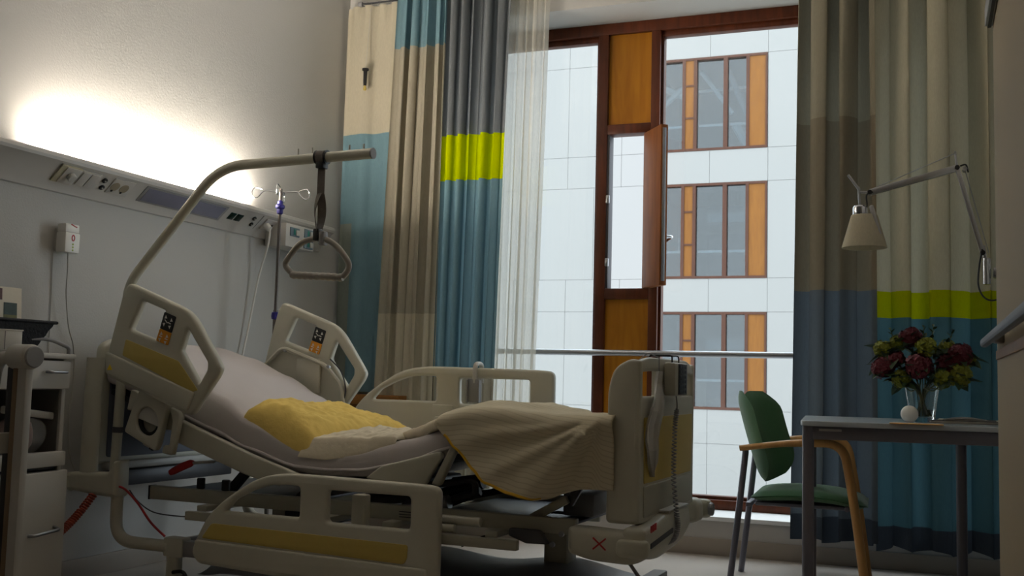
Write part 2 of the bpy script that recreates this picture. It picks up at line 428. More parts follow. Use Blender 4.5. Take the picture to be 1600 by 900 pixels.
for i, h in enumerate(heads):
    zt, zb = h, h-2.74
    # band beside the windows, then the spandrel band underneath
    cuts = [xs_left[k] for k in ((0, 2, 4, 6, 8, 10, 12, 14, 16) if i % 2 == 0 else (0, 1, 3, 5, 7, 9, 11, 13, 15))]
    for a, b in zip(cuts, cuts[1:]):
        bpart('facade_panel', (b+g, 30.0, zb+g), (a-g, 30.045, zt-g), facade_m)
    for a, b in zip(xs_right, xs_right[1:]):
        bpart('facade_panel', (a+g, 30.0, zb+g), (b-g, 30.045, zt-g), facade_m)
    cuts = [xs_left[k] for k in (1, 3, 5, 7, 9, 11, 13, 15)]
    for a, b in zip(cuts, cuts[1:]):
        bpart('facade_panel', (b+g, 30.0, h-3.69+g), (a-g, 30.045, zb-g), facade_m)
    bpart('facade_panel', (xs_left[1]+g, 30.0, h-3.69+g), (-5.7-g, 30.045, zb-g), facade_m)
    bpart('facade_panel', (-5.7+g, 30.0, h-3.69+g), (WXR+.02-g, 30.045, zb-g), facade_m)
    for a, b in zip(xs_right, xs_right[1:]):
        bpart('facade_panel', (a+g, 30.0, h-3.69+g), (b-g, 30.045, zb-g), facade_m)
    bpart('floor_slab', (WXL, 30.045, h-3.69), (WXR, 34, zb), joint_m)
    if i >= 4:
        bpart('backing_wall', (WXL, 30.045, zb), (WXR, 30.5, zt), joint_m)
        bpart('facade_panel', (WXL-.02+g, 30.0, zb+g), (-5.7-g, 30.045, zt-g), facade_m); bpart('facade_panel', (-5.7+g, 30.0, zb+g), (WXR+.02-g, 30.045, zt-g), facade_m)
fglass_m = thin_glass('far_glass', (.50, .57, .61, 1), .92, .05)
room_in_m = mat('far_room', (108, 114, 120), .8, noise_scale=.8, noise_amt=.05)
for i, h in enumerate(heads[:4]):
    zt, zb = h, h-2.74
    fr = bpart('window_frame', (WXL, 29.98, zt-.07), (WXR, 30.2, zt), farframe_m)
    fp = lambda nm, lo, hi, m=farframe_m: bpart(nm, lo, hi, m, fr)
    fp('frame_member', (WXL, 29.98, zb), (WXR, 30.2, zb+.07))
    for a, b in ((WXL, WXL+.07), (-6.506, -6.416), (-6.173, -6.085), (-5.318, -5.200), (-4.672, -4.585), (WXR-.05, WXR)):
        fp('mullion', (a, 29.98, zb+.07), (b, 30.2, zt-.07))
    for a, b in ((WXL+.07, -6.506), (-6.085, -5.318), (-5.2, -4.672)):
        fp('pane', (a, 30.10, zb+.07), (b, 30.12, zt-.07), fglass_m)
        fp('inside_rail', (a, 30.35, zb+.78), (b, 30.40, zb+.85), white_m)
    fp('timber_panel', (-4.585, 30.02, zb+.07), (WXR-.05, 30.06, zt-.07), farpanel_m)
    for a, b in ((zb+.07, zb+.95), (zb+1.0, zb+1.9), (zb+1.95, zt-.07)):
        fp('timber_panel', (-6.416, 30.02, a), (-6.173, 30.06, b), farpanel_m)
    for zz in (zb+.95, zb+1.9): fp('vent_bar', (-6.416, 29.99, zz), (-6.173, 30.05, zz+.05), farframe_m)
    bpart('room_back', (WXL, 33.9, zb), (WXR, 34, zt), room_in_m)
    bpart('room_side', (WXL-.05, 30.1, zb), (WXL, 34, zt), room_in_m); bpart('room_side', (WXR, 30.1, zb), (WXR+.05, 34, zt), room_in_m)
    bpart('room_lintel', (WXL, 30.5, zt-.02), (WXR, 34, zt+.2), room_in_m)
# bars set inside the uppermost visible window to imitate reflected roof trusses, cabinet and column behind the others
h = heads[1]; zb = h-2.74
def bbar(name, a, b, r, m):
    o = Vector((BX, BY, BZ)); return rod(name, Vector(a)-o, Vector(b)-o, r, m, bld, 10)
bbar('mirrored_truss', (-6.15, 30.9, zb+2.6), (-5.2, 30.9, zb+1.25), .07, white_m)
bbar('mirrored_truss', (-7.3, 31.0, zb+2.2), (-6.4, 31.0, zb+1.75), .10, white_m)
bbar('mirrored_truss', (-7.3, 30.9, zb+1.6), (-6.4, 30.9, zb+2.35), .08, white_m)
bbar('mirrored_truss', (-6.3, 31.3, zb+2.1), (-4.4, 31.3, zb+2.15), .04, white_m)
bbar('mirrored_truss', (-5.3, 30.7, zb+2.5), (-4.5, 30.7, zb+.5), .09, grey_m)
bbar('mirrored_truss', (-5.15, 31.2, zb+1.0), (-4.75, 31.2, zb+.25), .16, white_m)
for k, hh in enumerate(heads[2:4]):
    zb = hh-2.74
    bpart('inside_cabinet', (-6.0, 31.4, zb), (-4.9, 31.8, zb+1.45), dark_m)
    bpart('inside_column', (-4.82, 30.8, zb), (-4.66, 31.0, zb+2.2), edge_m)
    bpart('inside_board', (-5.9, 30.8, zb+1.72), (-4.6, 30.9, zb+2.0), grey_m)
sbox('ground', (-40, 7.2, -8.3), (30, 30.5, -8.0), pave_m)

# ---- wall lamp line / curtains -------------------------------------------------
def fold(x, ph, A, seed):
    a = math.sin(x+.8*math.sin(.37*x+seed))+.28*math.sin(1.63*x+seed*1.7)+.35*math.sin(.53*x+seed*2.3)
    return A*a/1.3
def curtain(name, label, xt, xb, zt, zb, Y0, blocks, nf, A, seed, group=None, pleat=.16, cat='curtain', hem_wave=.0):
    """blocks: list of (z_top, z_bottom, material); xt/xb = (x0,x1) at top and bottom"""
    cx = (xt[0]+xt[1])/2
    root = empty(name, label, cat, (cx, Y0, zb), group=group)
    N = max(48, int(nf*18))
    def pt(s, z):
        k = (zt-z)/(zt-zb)
        x0 = xt[0]*(1-k)+xb[0]*k; x1 = xt[1]*(1-k)+xb[1]*k
        ph = s*nf*2*PI
        amp = A*(.45+.55*min(1, (zt-z)/pleat))*(1+.25*math.sin(seed+z*1.3))
        wob = .35*math.sin(z*1.1+s*5+seed)
        y = fold(ph+wob, seed, amp, seed)
        xx = x0+(x1-x0)*s + .25*amp*math.sin(2*ph+seed)
        if zt-z < .10: y += .012*math.copysign(1, math.sin(ph*2))*(1-(zt-z)/.10)
        zz = z
        return Vector((xx-cx, y, zz-zb))
    for blk_ in blocks:
        a, b, m = blk_[:3]; s0, s1 = blk_[3:] if len(blk_) > 3 else (0, 1); j0, j1 = round(s0*N), round(s1*N)
        n = max(2, int((a-b)/.07)); rows = []
        for i in range(n+1):
            z = a+(b-a)*i/n
            rows.append([pt(j/N, z) + Vector((0, 0, hem_wave*math.sin(j/N*nf*2*PI+seed)*(1 if (i == n and b <= zb+1e-6) else 0))) for j in range(j0, j1+1)])
        bm = bmesh.new(); grid_mesh(bm, rows)
        finish(bm, 'fabric_panel', m, root, 80)
    return root
cr = empty('curtain_cable', 'thin dark curtain cable stretched above the left curtains', 'curtain rail', (XL, 5.98, 3.385))
rod('cable', (.12, 0, 0), (1.5, 0, 0), .006, dark_m, cr, 8)
rod('end_bolt', (.12, 0, 0), (.15, 0, 0), .016, grey_m, cr, 12)
rod('wall_bracket', (.13, .005, 0), (.13, .10, 0), .008, grey_m, cr, 8)
rod('wall_bracket', (1.45, .005, 0), (1.45, .10, 0), .008, grey_m, cr, 8)
for k in range(5):
    bm = bmesh.new(); add_tube(bm, [(.19+.08*k+.008*math.cos(t*PI/4), .0, -.004+.012*math.sin(t*PI/4)) for t in range(8)], .0025, 6, True)
    finish(bm, 'hook', grey_m, cr)
curtain('curtain', 'cream over blue curtain hanging in the corner beside the bed head wall', (-3.545, -3.13), (-3.555, -3.17), 3.37, .85, 5.985,
        [(3.37, 2.515, C_cream), (2.515, 1.93, C_blue), (1.93, .85, C_sage, 0, .25), (1.93, .85, C_blue, .25, 1)], 2.2, .022, 1.3, 'patchwork curtains left of the window')
curtain('curtain', 'beige curtain with a blue top band, between the corner and grey curtains', (-3.14, -2.785), (-3.23, -2.795), 3.50, .16, 5.95,
        [(3.50, 3.05, C_blue), (3.05, 1.345, C_cream_dk), (1.345, .16, C_cream)], 4.6, .036, 4.2, 'patchwork curtains left of the window')
curtain('curtain', 'grey curtain with lime band and blue lower half, next to the sheer', (-2.80, -2.37), (-2.83, -2.42), 3.52, .16, 5.93,
        [(3.52, 2.455, C_grey), (2.455, 2.17, C_lime), (2.17, .955, C_blue), (.955, .16, C_cream_dk)], 5.4, .040, 2.1, 'patchwork curtains left of the window')
curtain('sheer_curtain', 'translucent white voile curtain at the left edge of the window', (-2.43, -2.13), (-2.46, -2.19), 3.50, .16, 6.01,
        [(3.50, 3.12, C_sheer), (3.12, .16, C_sheer)], 5.0, .030, .4)
curtain('curtain', 'taupe and slate grey curtain on the right edge of the window', (-.625, -.225), (-.67, -.22), 3.52, .15, 5.90,
        [(3.52, 2.40, C_taupe), (2.40, 1.47, C_taupe_dk), (1.47, .275, C_slate), (.275, .15, C_hem)], 2.7, .085, 3.3, 'patchwork curtains right of the window', hem_wave=.012)
curtain('curtain', 'cream, lime and teal curtain behind the desk and flowers', (-.23, .42), (-.225, .42), 3.52, .13, 5.93,
        [(3.52, 1.465, C_cream_dim), (1.465, 1.325, C_lime_dim), (1.325, .245, C_teal), (.245, .13, C_hem)], 3.4, .078, 5.1, 'patchwork curtains right of the window', hem_wave=.012)
# pull rod hanging in front of the cream curtain
pr = empty('curtain_pull', 'small black curtain pull hanging on a cord before the cream curtain', 'curtain pull', (-3.362, 5.93, 2.79))
rod('cord', (0, 0, .14), (0, .048, .592), .0018, lgrey_m, pr, 6)
lathe('grip', [(0, .03), (.010, .03), (.012, .05), (.013, .125), (.022, .13), (.022, .142), (0, .142)], black_m, pr, 14)
lathe('tip', [(0, -.004), (.010, 0), (.011, .012), (.006, .03), (0, .03)], yel_m, pr, 12)
# wooden shelf board behind the bed head corner
ws = empty('wooden_ledge', 'low brown wooden ledge under the cream and blue corner curtain', 'ledge', (-3.3, 5.97, 0))
box('top_board', (-.275, -.12, .775), (.30, .105, .835), wood_sill_m, ws, .006)
box('front_board', (-.27, -.10, .66), (.29, -.07, .775), wood_sill_m, ws, .003)
box('end_board', (.26, -.07, .66), (.29, .108, .775), wood_sill_m, ws, .003)

# ---- handrail and track on the closet wall
hr = empty('handrail', 'blue grey handrail end on the beige wall at the right', 'handrail', (.209, 2.4, 1.10))
bm = bmesh.new(); add_box(bm, (-.048, -2.6, -.013), (-.026, 1.205, .013), .008); finish(bm, 'rail_bar', mat('handrail_vinyl', (92, 100, 118), .4, noise_scale=8, noise_amt=.03), hr)
for y in (-2.0, -.6, .9): box('bracket', (-.026, y-.03, -.012), (.0, y+.03, .012), steel_m, hr, .003)
box('wood_strip', (-.006, -2.6, -.052), (.0, 1.16, -.025), wood_sill_m, hr, .001)
tk = empty('door_track', 'grey aluminium sliding door track high on the beige wall', 'track', (.209, 1.6, 2.10))
box('track_profile', (-.024, -2.6, -.0), (0, 1.99, .06), alu_m, tk, .003)
box('track_slot', (-.016, -2.6, -.004), (-.006, 1.992, .0), black_m, tk)

# ================================================================== HOSPITAL BED (local u: towards the foot, v: towards the window)
BO = (-.927, 3.6736, 0); BR = (0, 0, math.radians(-2))
BM = Matrix.Translation(BO) @ Matrix.Rotation(BR[2], 4, 'Z')
bed = empty('hospital_bed', 'grey beige hospital bed with yellow panels, raised back rest and lifting pole', 'bed', BO, BR)
def bedthing(name, label, cat, group=None): return empty(name, label, cat, BO, BR, group)

# mattress cross section
MU = [-2.46, -2.25, -2.03, -1.85, -1.70, -1.45, -1.30, -1.15, -.95, -.75, -.60, -.10]
MT = [1.075, 1.025, .940, .850, .768, .682, .660, .667, .710, .772, .795, .80]
MB_ = [.885, .83, .735, .680, .618, .552, .545, .552, .590, .660, .672, .672]
def mtop(u): return interp(u, MU, MT)
def mbot(u): return interp(u, MU, MB_)
V0, V1 = .015, .825
rows = []
n = 90
for i in range(n+1):
    u = -2.46+(2.36*i/n); t, b = mtop(u), mbot(u); e = .035
    sec = [(V0+e, b), (V0+.008, b+.012), (V0, b+e), (V0+.004, t-e), (V0+.016, t-.012), (V0+e*1.3, t-.001)]
    for k in range(1, 9): sec.append((V0+e*1.3+(V1-V0-2.6*e)*k/9, t+.004*math.sin(PI*k/9)))
    sec += [(V1-e*1.3, t-.001), (V1-.016, t-.012), (V1-.004, t-e), (V1, b+e), (V1-.008, b+.012), (V1-e, b)]
    rows.append([Vector((u, v, z)) for v, z in sec])
bm = bmesh.new(); V = grid_mesh(bm, rows)
for i in range(n): bm.faces.new((V[i][-1], V[i+1][-1], V[i+1][0], V[i][0]))
bm.faces.new(V[0]); bm.faces.new(V[-1][::-1])
bmesh.ops.recalc_face_normals(bm, faces=bm.faces[:])
matt = finish(bm, 'mattress', sheet_m, bed, 60)
# seam fold of the sheet along the near edge
tube('sheet_hem', [(u, V0-.003, mbot(u)+.028) for u in [-2.2+.05*k for k in range(30)]], .007, sheet_m, matt, 8)

# --- side rails
FO = [(-1.790, .185), (-1.826, .227), (-1.803, .285), (-1.752, .375), (-1.686, .437), (-1.596, .496), (-1.536, .530), (-1.476, .551), (-1.402, .563), (-1.327, .566),
      (-1.040, .563), (-.780, .559), (-.715, .553), (-.715, .160), (-.74, .14)]
FOr = [.03, .03, .04, .04, .04, .05, .05, .05, .05, .05, .1, .1, .05, .03, .02]
H1 = [(-1.668, .400), (-1.622, .450), (-1.539, .490), (-1.481, .510), (-1.432, .519), (-1.367, .521), (-1.318, .519), (-1.316, .400)]
H2 = [(-1.195, .513), (-.834, .513), (-.833, .392), (-1.193, .392)]
YP = [(-1.724, .350), (-.836, .338), (-.838, .288), (-.850, .267), (-1.772, .288)]
def foot_rail(name, du, dv, dz, outer, lab=None):
    """outer=-1: outer (decorated) face towards the camera side; +1: towards the window"""
    fr = UZ(0) if outer < 0 else Matrix(((1, 0, 0, 0), (0, 0, 1, 0), (0, 1, 0, 0), (0, 0, 0, 1)))
    T = Matrix.Translation((du, dv, dz))
    r = plate(name, rounded(FO, FOr), [rounded(H1, .015, 4), rounded(H2, .018, 4)], .040, .013, T @ fr, bed_m, bed)
    yp = plate('yellow_panel', rounded(YP, .012, 3), [], .006, .0015, T @ Matrix.Translation((0, .020*outer, 0)) @ fr, yel_m, r)
    rg = [(-1.802, .281), (-.755, .258), (-.735, .165), (-1.785, .195)]
    plate('lower_skirt', rounded(rg, .015, 4), [], .020, .007, T @ Matrix.Translation((0, .022*outer, 0)) @ fr, bed_m, r)
    # hinge plate on the inner face
    bm = bmesh.new(); add_box(bm, (-1.33, -outer*.018, .24), (-1.22, -outer*.032, .385), .006, T); add_box(bm, (-1.31, -outer*.03, .28), (-.97, -outer*.042, .33), .006, T)
    finish(bm, 'hinge_plate', bed_m, r)
    return r
nfr = foot_rail('side_rail', 0, -.12, 0, -1)
ffr = foot_rail('side_rail', .03, .94, .4385, 1)
HO = [(-2.365, .960), (-2.361, 1.000), (-2.347, 1.063), (-2.291, 1.279), (-2.262, 1.326), (-2.193, 1.300), (-1.974, 1.221), (-1.931, 1.200), (-1.887, 1.159), (-1.786, 1.019), (-1.752, .968), (-1.766, .935), (-1.845, .830), (-1.890, .764), (-2.352, .920)]
HH1 = [(-2.183, 1.248), (-2.0, 1.178), (-2.028, 1.072), (-2.232, 1.128)]
HH1 = [(-2.180, 1.246), (-2.052, 1.202), (-2.089, 1.076), (-2.238, 1.124)]
HH2 = [(-1.931, 1.128), (-1.822, .990), (-1.822, .958), (-1.858, .900), (-1.962, 1.036)]
HYP = [(-2.254, 1.081), (-1.966, .992), (-1.858, .874), (-1.889, .866), (-2.269, 1.012)]
def head_rail(name, du, dv, dz, outer):
    fr = UZ(0) if outer < 0 else Matrix(((1, 0, 0, 0), (0, 0, 1, 0), (0, 1, 0, 0), (0, 0, 0, 1)))
    T = Matrix.Translation((du, dv, dz))
    r = plate(name, rounded(HO, [.02, .03, .04, .04, .04, .05, .05, .05, .05, .05, .05, .04, .03, .03, .03]), [rounded(HH1, .012, 4), rounded(HH2, .01, 4)], .042, .014, T @ fr, bed_m, bed)
    plate('yellow_panel', rounded(HYP, .008, 3), [], .006, .0015, T @ Matrix.Translation((0, .021*outer, 0)) @ fr, yel_m, r)
    sk = [(-2.358, 1.028), (-1.872, .864), (-1.905, .785), (-2.35, .932)]
    plate('lower_skirt', rounded(sk, .015, 4), [], .020, .007, T @ Matrix.Translation((0, .022*outer, 0)) @ fr, bed_m, r)
    # key pad: dark blue upper half, orange lower half, both faces
    for face in (-1, 1):
        TF = T @ Matrix.Translation((0, .0225*face, 0)) @ UZ(0)
        kp = [(-2.052, 1.198), (-1.990, 1.176), (-2.010, 1.108), (-2.072, 1.128)]
        ko = [(-2.072, 1.128), (-2.010, 1.108), (-2.026, 1.056), (-2.089, 1.076)]
        k1 = plate('control_pad', rounded(kp, .006, 3), [], .005, .001, TF, black_m, r)
        k2 = plate('control_pad', rounded(ko, .006, 3), [], .005, .001, TF, orange_m, r)
        k1['label'] = 'dark blue half of the key pad'; k2['label'] = 'orange half of the key pad'
        ax = Vector((.0620, -.0205)); ay = Vector((-.0200, -.0690))
        # white arrows / zigzag
        bm = bmesh.new()
        def tri(o, s, up, z=.0028):
            pts = [(-.5*s, -.4*s*up), (.5*s, -.4*s*up), (0, .6*s*up)]
            vs_ = [bm.verts.new((o[0]+p[0], o[1]+p[1], z)) for p in pts]
            bm.faces.new(vs_ if up > 0 else vs_[::-1])
        P0 = Vector((-2.052, 1.198))
        for a, b, up in ((.25, .25, 1), (.75, .30, 1), (.25, .70, -1), (.75, .72, -1), (.25, 1.25, 1), (.75, 1.28, 1), (.25, 1.62, -1), (.75, 1.66, -1)):
            p = P0+ax*a+ay*b; tri(p, .015, up)
        for a, b, c, d in ((.22, .42, .5, .55), (.5, .5, .78, .52), (.12, 1.42, .38, 1.42), (.62, 1.45, .88, 1.45)):
            p = P0+ax*a+ay*b; q = P0+ax*c+ay*d; t = (q-p).normalized(); nn = Vector((-t.y, t.x))*.0022
            vs_ = [bm.verts.new((x.x, x.y, .0028)) for x in (p-nn, q-nn, q+nn, p+nn)]
            bm.faces.new(vs_)
        bmesh.ops.transform(bm, matrix=TF @ Matrix.Translation((0, 0, .0006)), verts=bm.verts[:])
        finish(bm, 'key_symbols', white_m, k1, 0)
    return r
nhr = head_rail('side_rail', 0, -.08, 0, -1)
fhr = head_rail('side_rail', .075, .94, -.005, 1)
# warning triangle sticker on the near head rail
bm = bmesh.new(); f = [bm.verts.new(p) for p in ((-2.339, -.1135, .948), (-2.311, -.1135, .948), (-2.325, -.1135, .972))]; bm.faces.new(f)
r_ = bmesh.ops.extrude_face_region(bm, geom=bm.faces[:]); bmesh.ops.translate(bm, vec=(0, .003, 0), verts=[v for v in r_['geom'] if isinstance(v, bmesh.types.BMVert)])
finish(bm, 'warning_sticker', mat('sticker_yellow', (230, 200, 20), .5, noise_scale=10, noise_amt=.01), nhr, 0)
# inner hinge bracket visible on the far head rail
bm = bmesh.new()
add_tube(bm, fillet([(-2.27, .905, .99), (-2.16, .90, 1.085), (-1.90, .90, 1.0), (-1.80, .90, .90), (-1.79, .905, .80)], .04), .011, 8)
add_box(bm, (-2.07, .895, .86), (-1.93, .915, 1.03), .006)
finish(bm, 'hinge_bracket', bed_m, fhr)
rod('hinge_pin', (-2.14, .905, 1.07), (-2.14, .89, 1.07), .010, steel_m, fhr, 12); rod('hinge_pin', (-1.88, .905, .99), (-1.88, .89, .99), .010, steel_m, fhr, 12)
tube('rail_cable', spline([(-1.88, .91, 1.03), (-1.81, .905, .97), (-1.78, .905, .88), (-1.80, .905, .79)]), .004, rubber_m, fhr, 6)

# --- foot board with wings, handle openings, yellow panel, bumpers
FB = rounded([(.012, .455), (-.004, .80), (.002, 1.028), (.12, 1.045), (.70, 1.045), (.80, 1.0), (.806, .80), (.79, .455)], [.03, .3, .03, .06, .12, .10, .3, .03], 8)
FH1 = rounded([(.034, .990), (.215, .997), (.215, .903), (.034, .903)], .012, 4)
FH2 = rounded([(.585, .995), (.782, .985), (.778, .903), (.585, .903)], .012, 4)
fb = plate('foot_board', FB, [FH1, FH2], .022, .008, VZ(-.018), bed_m, bed)
for v, s in ((.0, 1), (.80, -1)):     # wings that wrap towards the mattress
    W_ = rounded([(-.128, .455), (-.128, .93), (-.105, 1.005), (-.045, 1.036), (-.006, 1.03), (-.006, .455)], [.02, .08, .06, .03, .01, .02], 6)
    plate('foot_board_wing', W_, [], .032, .012, UZ(v+.016*s), bed_m, fb)
plate('yellow_panel', rounded([(.050, .828), (.758, .828), (.748, .594), (.056, .594)], .01, 3), [], .006, .0015, VZ(-.0065), yel_m, fb)
plate('lower_panel', rounded([(.052, .585), (.752, .585), (.742, .475), (.056, .475)], .01, 3), [], .008, .003, VZ(-.0065), bedmetal_m, fb)
# foot end box carrying the board
fe = plate('foot_end_box', rounded([(-.07, .355), (-.07, .452), (.08, .452), (.30, .478), (.56, .478), (.60, .40), (.45, .345), (.10, .325)], [.03, .02, .1, .02, .02, .05, .1, .1], 6), [], .085, .018, VZ(-.005), bed_m, bed)
plate('corner_box', rounded([(-.245, .350), (-.245, .442), (-.06, .436), (.035, .432), (.035, .345), (-.02, .325), (-.16, .330)], [.02, .015, .02, .02, .03, .03, .03], 5), [], .10, .02, UZ(-.02), bed_m, fe)
plate('bumper', rounded([(-.065, .352), (-.065, .416), (.052, .416), (.052, .352)], .025, 6), [], .04, .016, UZ(-.062), bedpole_m, fe)
plate('vent_slot', rounded([(.0, .396), (.30, .418), (.30, .400), (.0, .378)], .004, 3), [], .006, .001, VZ(.038), rubber_m, fe)
box('bright_ledge', (-.03, .25, .476), (.036, .55, .484), lgrey_m, fe, .002)
# red marking and red cross sticker
bm = bmesh.new()
for k in range(3): add_box(bm, (.037, .0+.026*k, .433+.002*k), (.0395, .020+.026*k, .457+.002*k), 0)
finish(bm, 'red_marking', red_m, fe)
bm = bmesh.new()
for a in (.7, -.7): add_box(bm, (-.031, -.001, -.0028), (.031, .001, .0028), 0, Matrix.Translation((-.125, -.0705, .392)) @ Matrix.Rotation(a, 4, 'Y'))
finish(bm, 'red_cross_mark', red_m, fe)
plate('far_corner_box', rounded([(-.16, .365), (-.16, .465), (-.02, .465), (.0, .44), (.0, .375), (-.03, .36)], .02, 4), [], .10, .018, UZ(.93), bed_m, bed)
plate('bumper', rounded([(-.075, .376), (-.075, .456), (.03, .456), (.03, .376)], .03, 6), [], .05, .016, UZ(1.0), bedpole_m, bed)
rod('bumper_hub', (.02, .985, .416), (.04, .985, .416), .028, grey_m, bed, 18)

# --- head board
hbp = plate('head_board', rounded([(.0, .53), (.0, 1.06), (.08, 1.093), (.82, 1.075), (.93, 1.04), (.965, .93), (.965, .53)], [.02, .06, .06, .1, .08, .08, .02], 6), [], .05, .018, VZ(-2.50), bed_m, bed)
plate('shaded_inner_face', rounded([(.05, .56), (.05, 1.0), (.90, 1.0), (.90, .56)], .02, 4), [], .010, .003, VZ(-2.474), mat('shaded_slate', (92, 96, 108), .6, noise_scale=10, noise_amt=.02), hbp)  # dark sheet puts the shade on the board's inner face into colour
box('bottom_rail', (-2.50, .05, .505), (-2.455, .93, .54), lgrey_m, hbp, .008)
box('cross_member', (-2.50, .03, .43), (-2.44, .90, .50), dark_m, bed, .006)
tube('board_post', [(-2.50, -.02, .50), (-2.50, -.02, .70), (-2.50, -.015, 1.0)], .045, bed_m, hbp, 16, flat=.03)
tube('far_post', [(-2.50, .93, .50), (-2.50, .93, .70), (-2.50, .93, 1.0)], .04, bed_m, hbp, 16, flat=.03)
# near head corner block with bumper roller, and curved lower frame tube
plate('head_corner_block', rounded([(-2.585, .420), (-2.585, .498), (-2.36, .505), (-2.335, .56), (-2.31, .56), (-2.31, .40), (-2.45, .405)], [.02, .02, .03, .02, .02, .02, .03], 5), [], .085, .018, UZ(-.01), bed_m, bed)
rod('bumper_roller', (-2.585, -.05, .455), (-2.585, .03, .455), .042, bedpole_m, bed, 20, .4)
tube('head_frame_tube', fillet([(-2.338, -.01, .42), (-2.338, -.01, .215), (-2.04, -.01, .215)], [.0, .17, 0], 12), .026, bed_m, bed, 16)
tube('head_frame_tube', fillet([(-2.338, .90, .42), (-2.338, .90, .215), (-2.04, .90, .215)], [.0, .17, 0], 12), .026, bed_m, bed, 16)
# --- lifting pole on the near head corner
pp = [(-2.392, .02, .42), (-2.372, .02, 1.33), (-1.905, .02, 1.832), (-1.145, .02, 1.845)]
lp = tube('lifting_pole', fillet(pp, [0, .08, .13, 0], 12), .0215, bedpole_m, bed, 18)
tube('pole_end_cap', [(-1.146, .02, 1.845), (-1.139, .02, 1.845)], .0225, grey_m, lp, 18)
tube('pole_band', [(-2.387, .02, .675), (-2.386, .02, .70)], .0235, rubber_m, lp, 18)
for u in (-1.500, -1.432, -1.253, -1.186): rod('stop_pin', (u, .02, 1.86), (u, .02, 1.886), .004, lgrey_m, lp, 8)

# --- platform sections (plastic side covers, near and far) and panels under the mattress
B1 = [(-2.016, .750), (-1.630, .618), (-1.40, .552), (-1.405, .530), (-1.50, .500), (-1.660, .535), (-2.020, .650)]
B2 = [(-1.098, .556), (-1.028, .607), (-.781, .674), (-.765, .660), (-.835, .545), (-.915, .532)]
B3 = [(-.728, .700), (-.702, .690), (-.772, .545), (-.806, .550)]
B4 = [(-.70, .70), (-.12, .70), (-.12, .665), (-.70, .665)]
for v in (-.012, .852):
    plate('platform_side_cover', rounded(B1, .015, 4), [], .03, .008, UZ(v), bed_m, bed)
    plate('platform_side_cover', rounded(B2, .014, 4), [], .03, .008, UZ(v), bed_m, bed)
    plate('platform_end_strip', rounded(B3, .01, 4), [], .035, .008, UZ(v-.004), bedmetal_m, bed)
    plate('platform_side_cover', rounded(B4, .01, 4), [], .03, .008, UZ(v+.02), bed_m, bed)
def slab(name, a, b, th, m, v0=.03, v1=.81):
    bm = bmesh.new(); d = Vector((b[0]-a[0], b[1]-a[1])); L = d.length
    add_box(bm, (0, v0, -th), (L, v1, 0), .004, Matrix.Translation((a[0], 0, a[1])) @ Matrix.Rotation(-math.atan2(d.y, d.x), 4, 'Y'))
    return finish(bm, name, m, bed)
slab('platform_panel', (-2.44, .865), (-1.56, .552), .025, dark_m)
slab('platform_panel', (-1.54, .542), (-1.12, .540), .025, dark_m)
slab('platform_panel', (-1.10, .555), (-.76, .652), .025, dark_m)
slab('platform_panel', (-.74, .666), (-.13, .664), .025, dark_m)
# --- chassis
for v in (.05, .80):
    bm = bmesh.new()
    add_box(bm, (-2.20, v-.02, .398), (-.25, v+.02, .455), .005); finish(bm, 'side_beam', bedmetal_m, bed)
    box('beam_end_cap', (-2.205, v-.021, .397), (-2.198, v+.021, .456), black_m, bed)
box('top_tray', (-2.18, .07, .425), (-1.45, .78, .437), dark_m, bed, .002)
box('steel_tray', (-.88, .08, .415), (-.30, .78, .425), mat('dull_steel_sheet', (96, 100, 110), .35, .8, noise_scale=10, noise_amt=.04), bed, .002)
for v in (-.045, .885): box('rail_carrier_bar', (-1.93, v-.014, .338), (-.44, v+.014, .374), bedmetal_m, bed, .004)
for u in (-1.86, -1.26, -.98, -.55): box('cross_beam', (u-.025, -.04, .375), (u+.025, .88, .40), bedmetal_m, bed, .004)
for u in (-1.28, -1.08):
    bm = bmesh.new(); add_box(bm, (u-.03, -.098, .33), (u+.03, -.05, .50), .008); finish(bm, 'rail_arm', bed_m, bed)
rod('stop_roller', (-.78, -.02, .425), (-.60, -.02, .425), .017, bedpole_m, bed, 16)
rod('stop_roller', (-.76, -.03, .395), (-.70, -.03, .395), .016, bedpole_m, bed, 16)
for u in (-1.95, -1.82): rod('rubber_stop', (u, .06, .455), (u, .06, .50), .018, black_m, bed, 14)
# actuators and levers
bm = bmesh.new(); add_tube(bm, [(-1.25, .25, .44), (-.93, .25, .475), (-.72, .25, .540)], .024, 14); finish(bm, 'actuator', dark_m, bed)
rod('actuator_rod', (-.90, .18, .435), (-.70, .18, .515), .020, dark_m, bed, 14)
rod('actuator_rod', (-1.0, .12, .430), (-.80, .12, .470), .030, steel_m, bed, 16)
bm = bmesh.new(); add_tube(bm, fillet([(-.95, .15, .52), (-.71, .15, .560), (-.70, .15, .50), (-.95, .15, .44)], .03), .014, 10); finish(bm, 'lever_loop', rubber_m, bed)
bm = bmesh.new(); add_tube(bm, fillet([(-.95, .45, .52), (-.71, .45, .560), (-.70, .45, .50), (-.95, .45, .44)], .03), .014, 10); finish(bm, 'lever_loop', rubber_m, bed)
def strut(name, a, b, wv, hz, m, vv):
    bm = bmesh.new(); d = Vector((b[0]-a[0], b[1]-a[1])); L = d.length
    add_box(bm, (0, vv-wv, -hz), (L, vv+wv, hz), .004, Matrix.Translation((a[0], 0, a[1])) @ Matrix.Rotation(-math.atan2(d.y, d.x), 4, 'Y'))
    return finish(bm, name, m, bed)
strut('lift_arm', (-.49, .412), (-.30, .52), .012, .016, bedmetal_m, .08); strut('lift_arm', (-.49, .412), (-.30, .52), .012, .016, bedmetal_m, .76)
strut('support_arm', (-.30, .50), (-.20, .67), .012, .016, dark_m, .10); strut('support_arm', (-.30, .50), (-.20, .67), .012, .016, dark_m, .74)
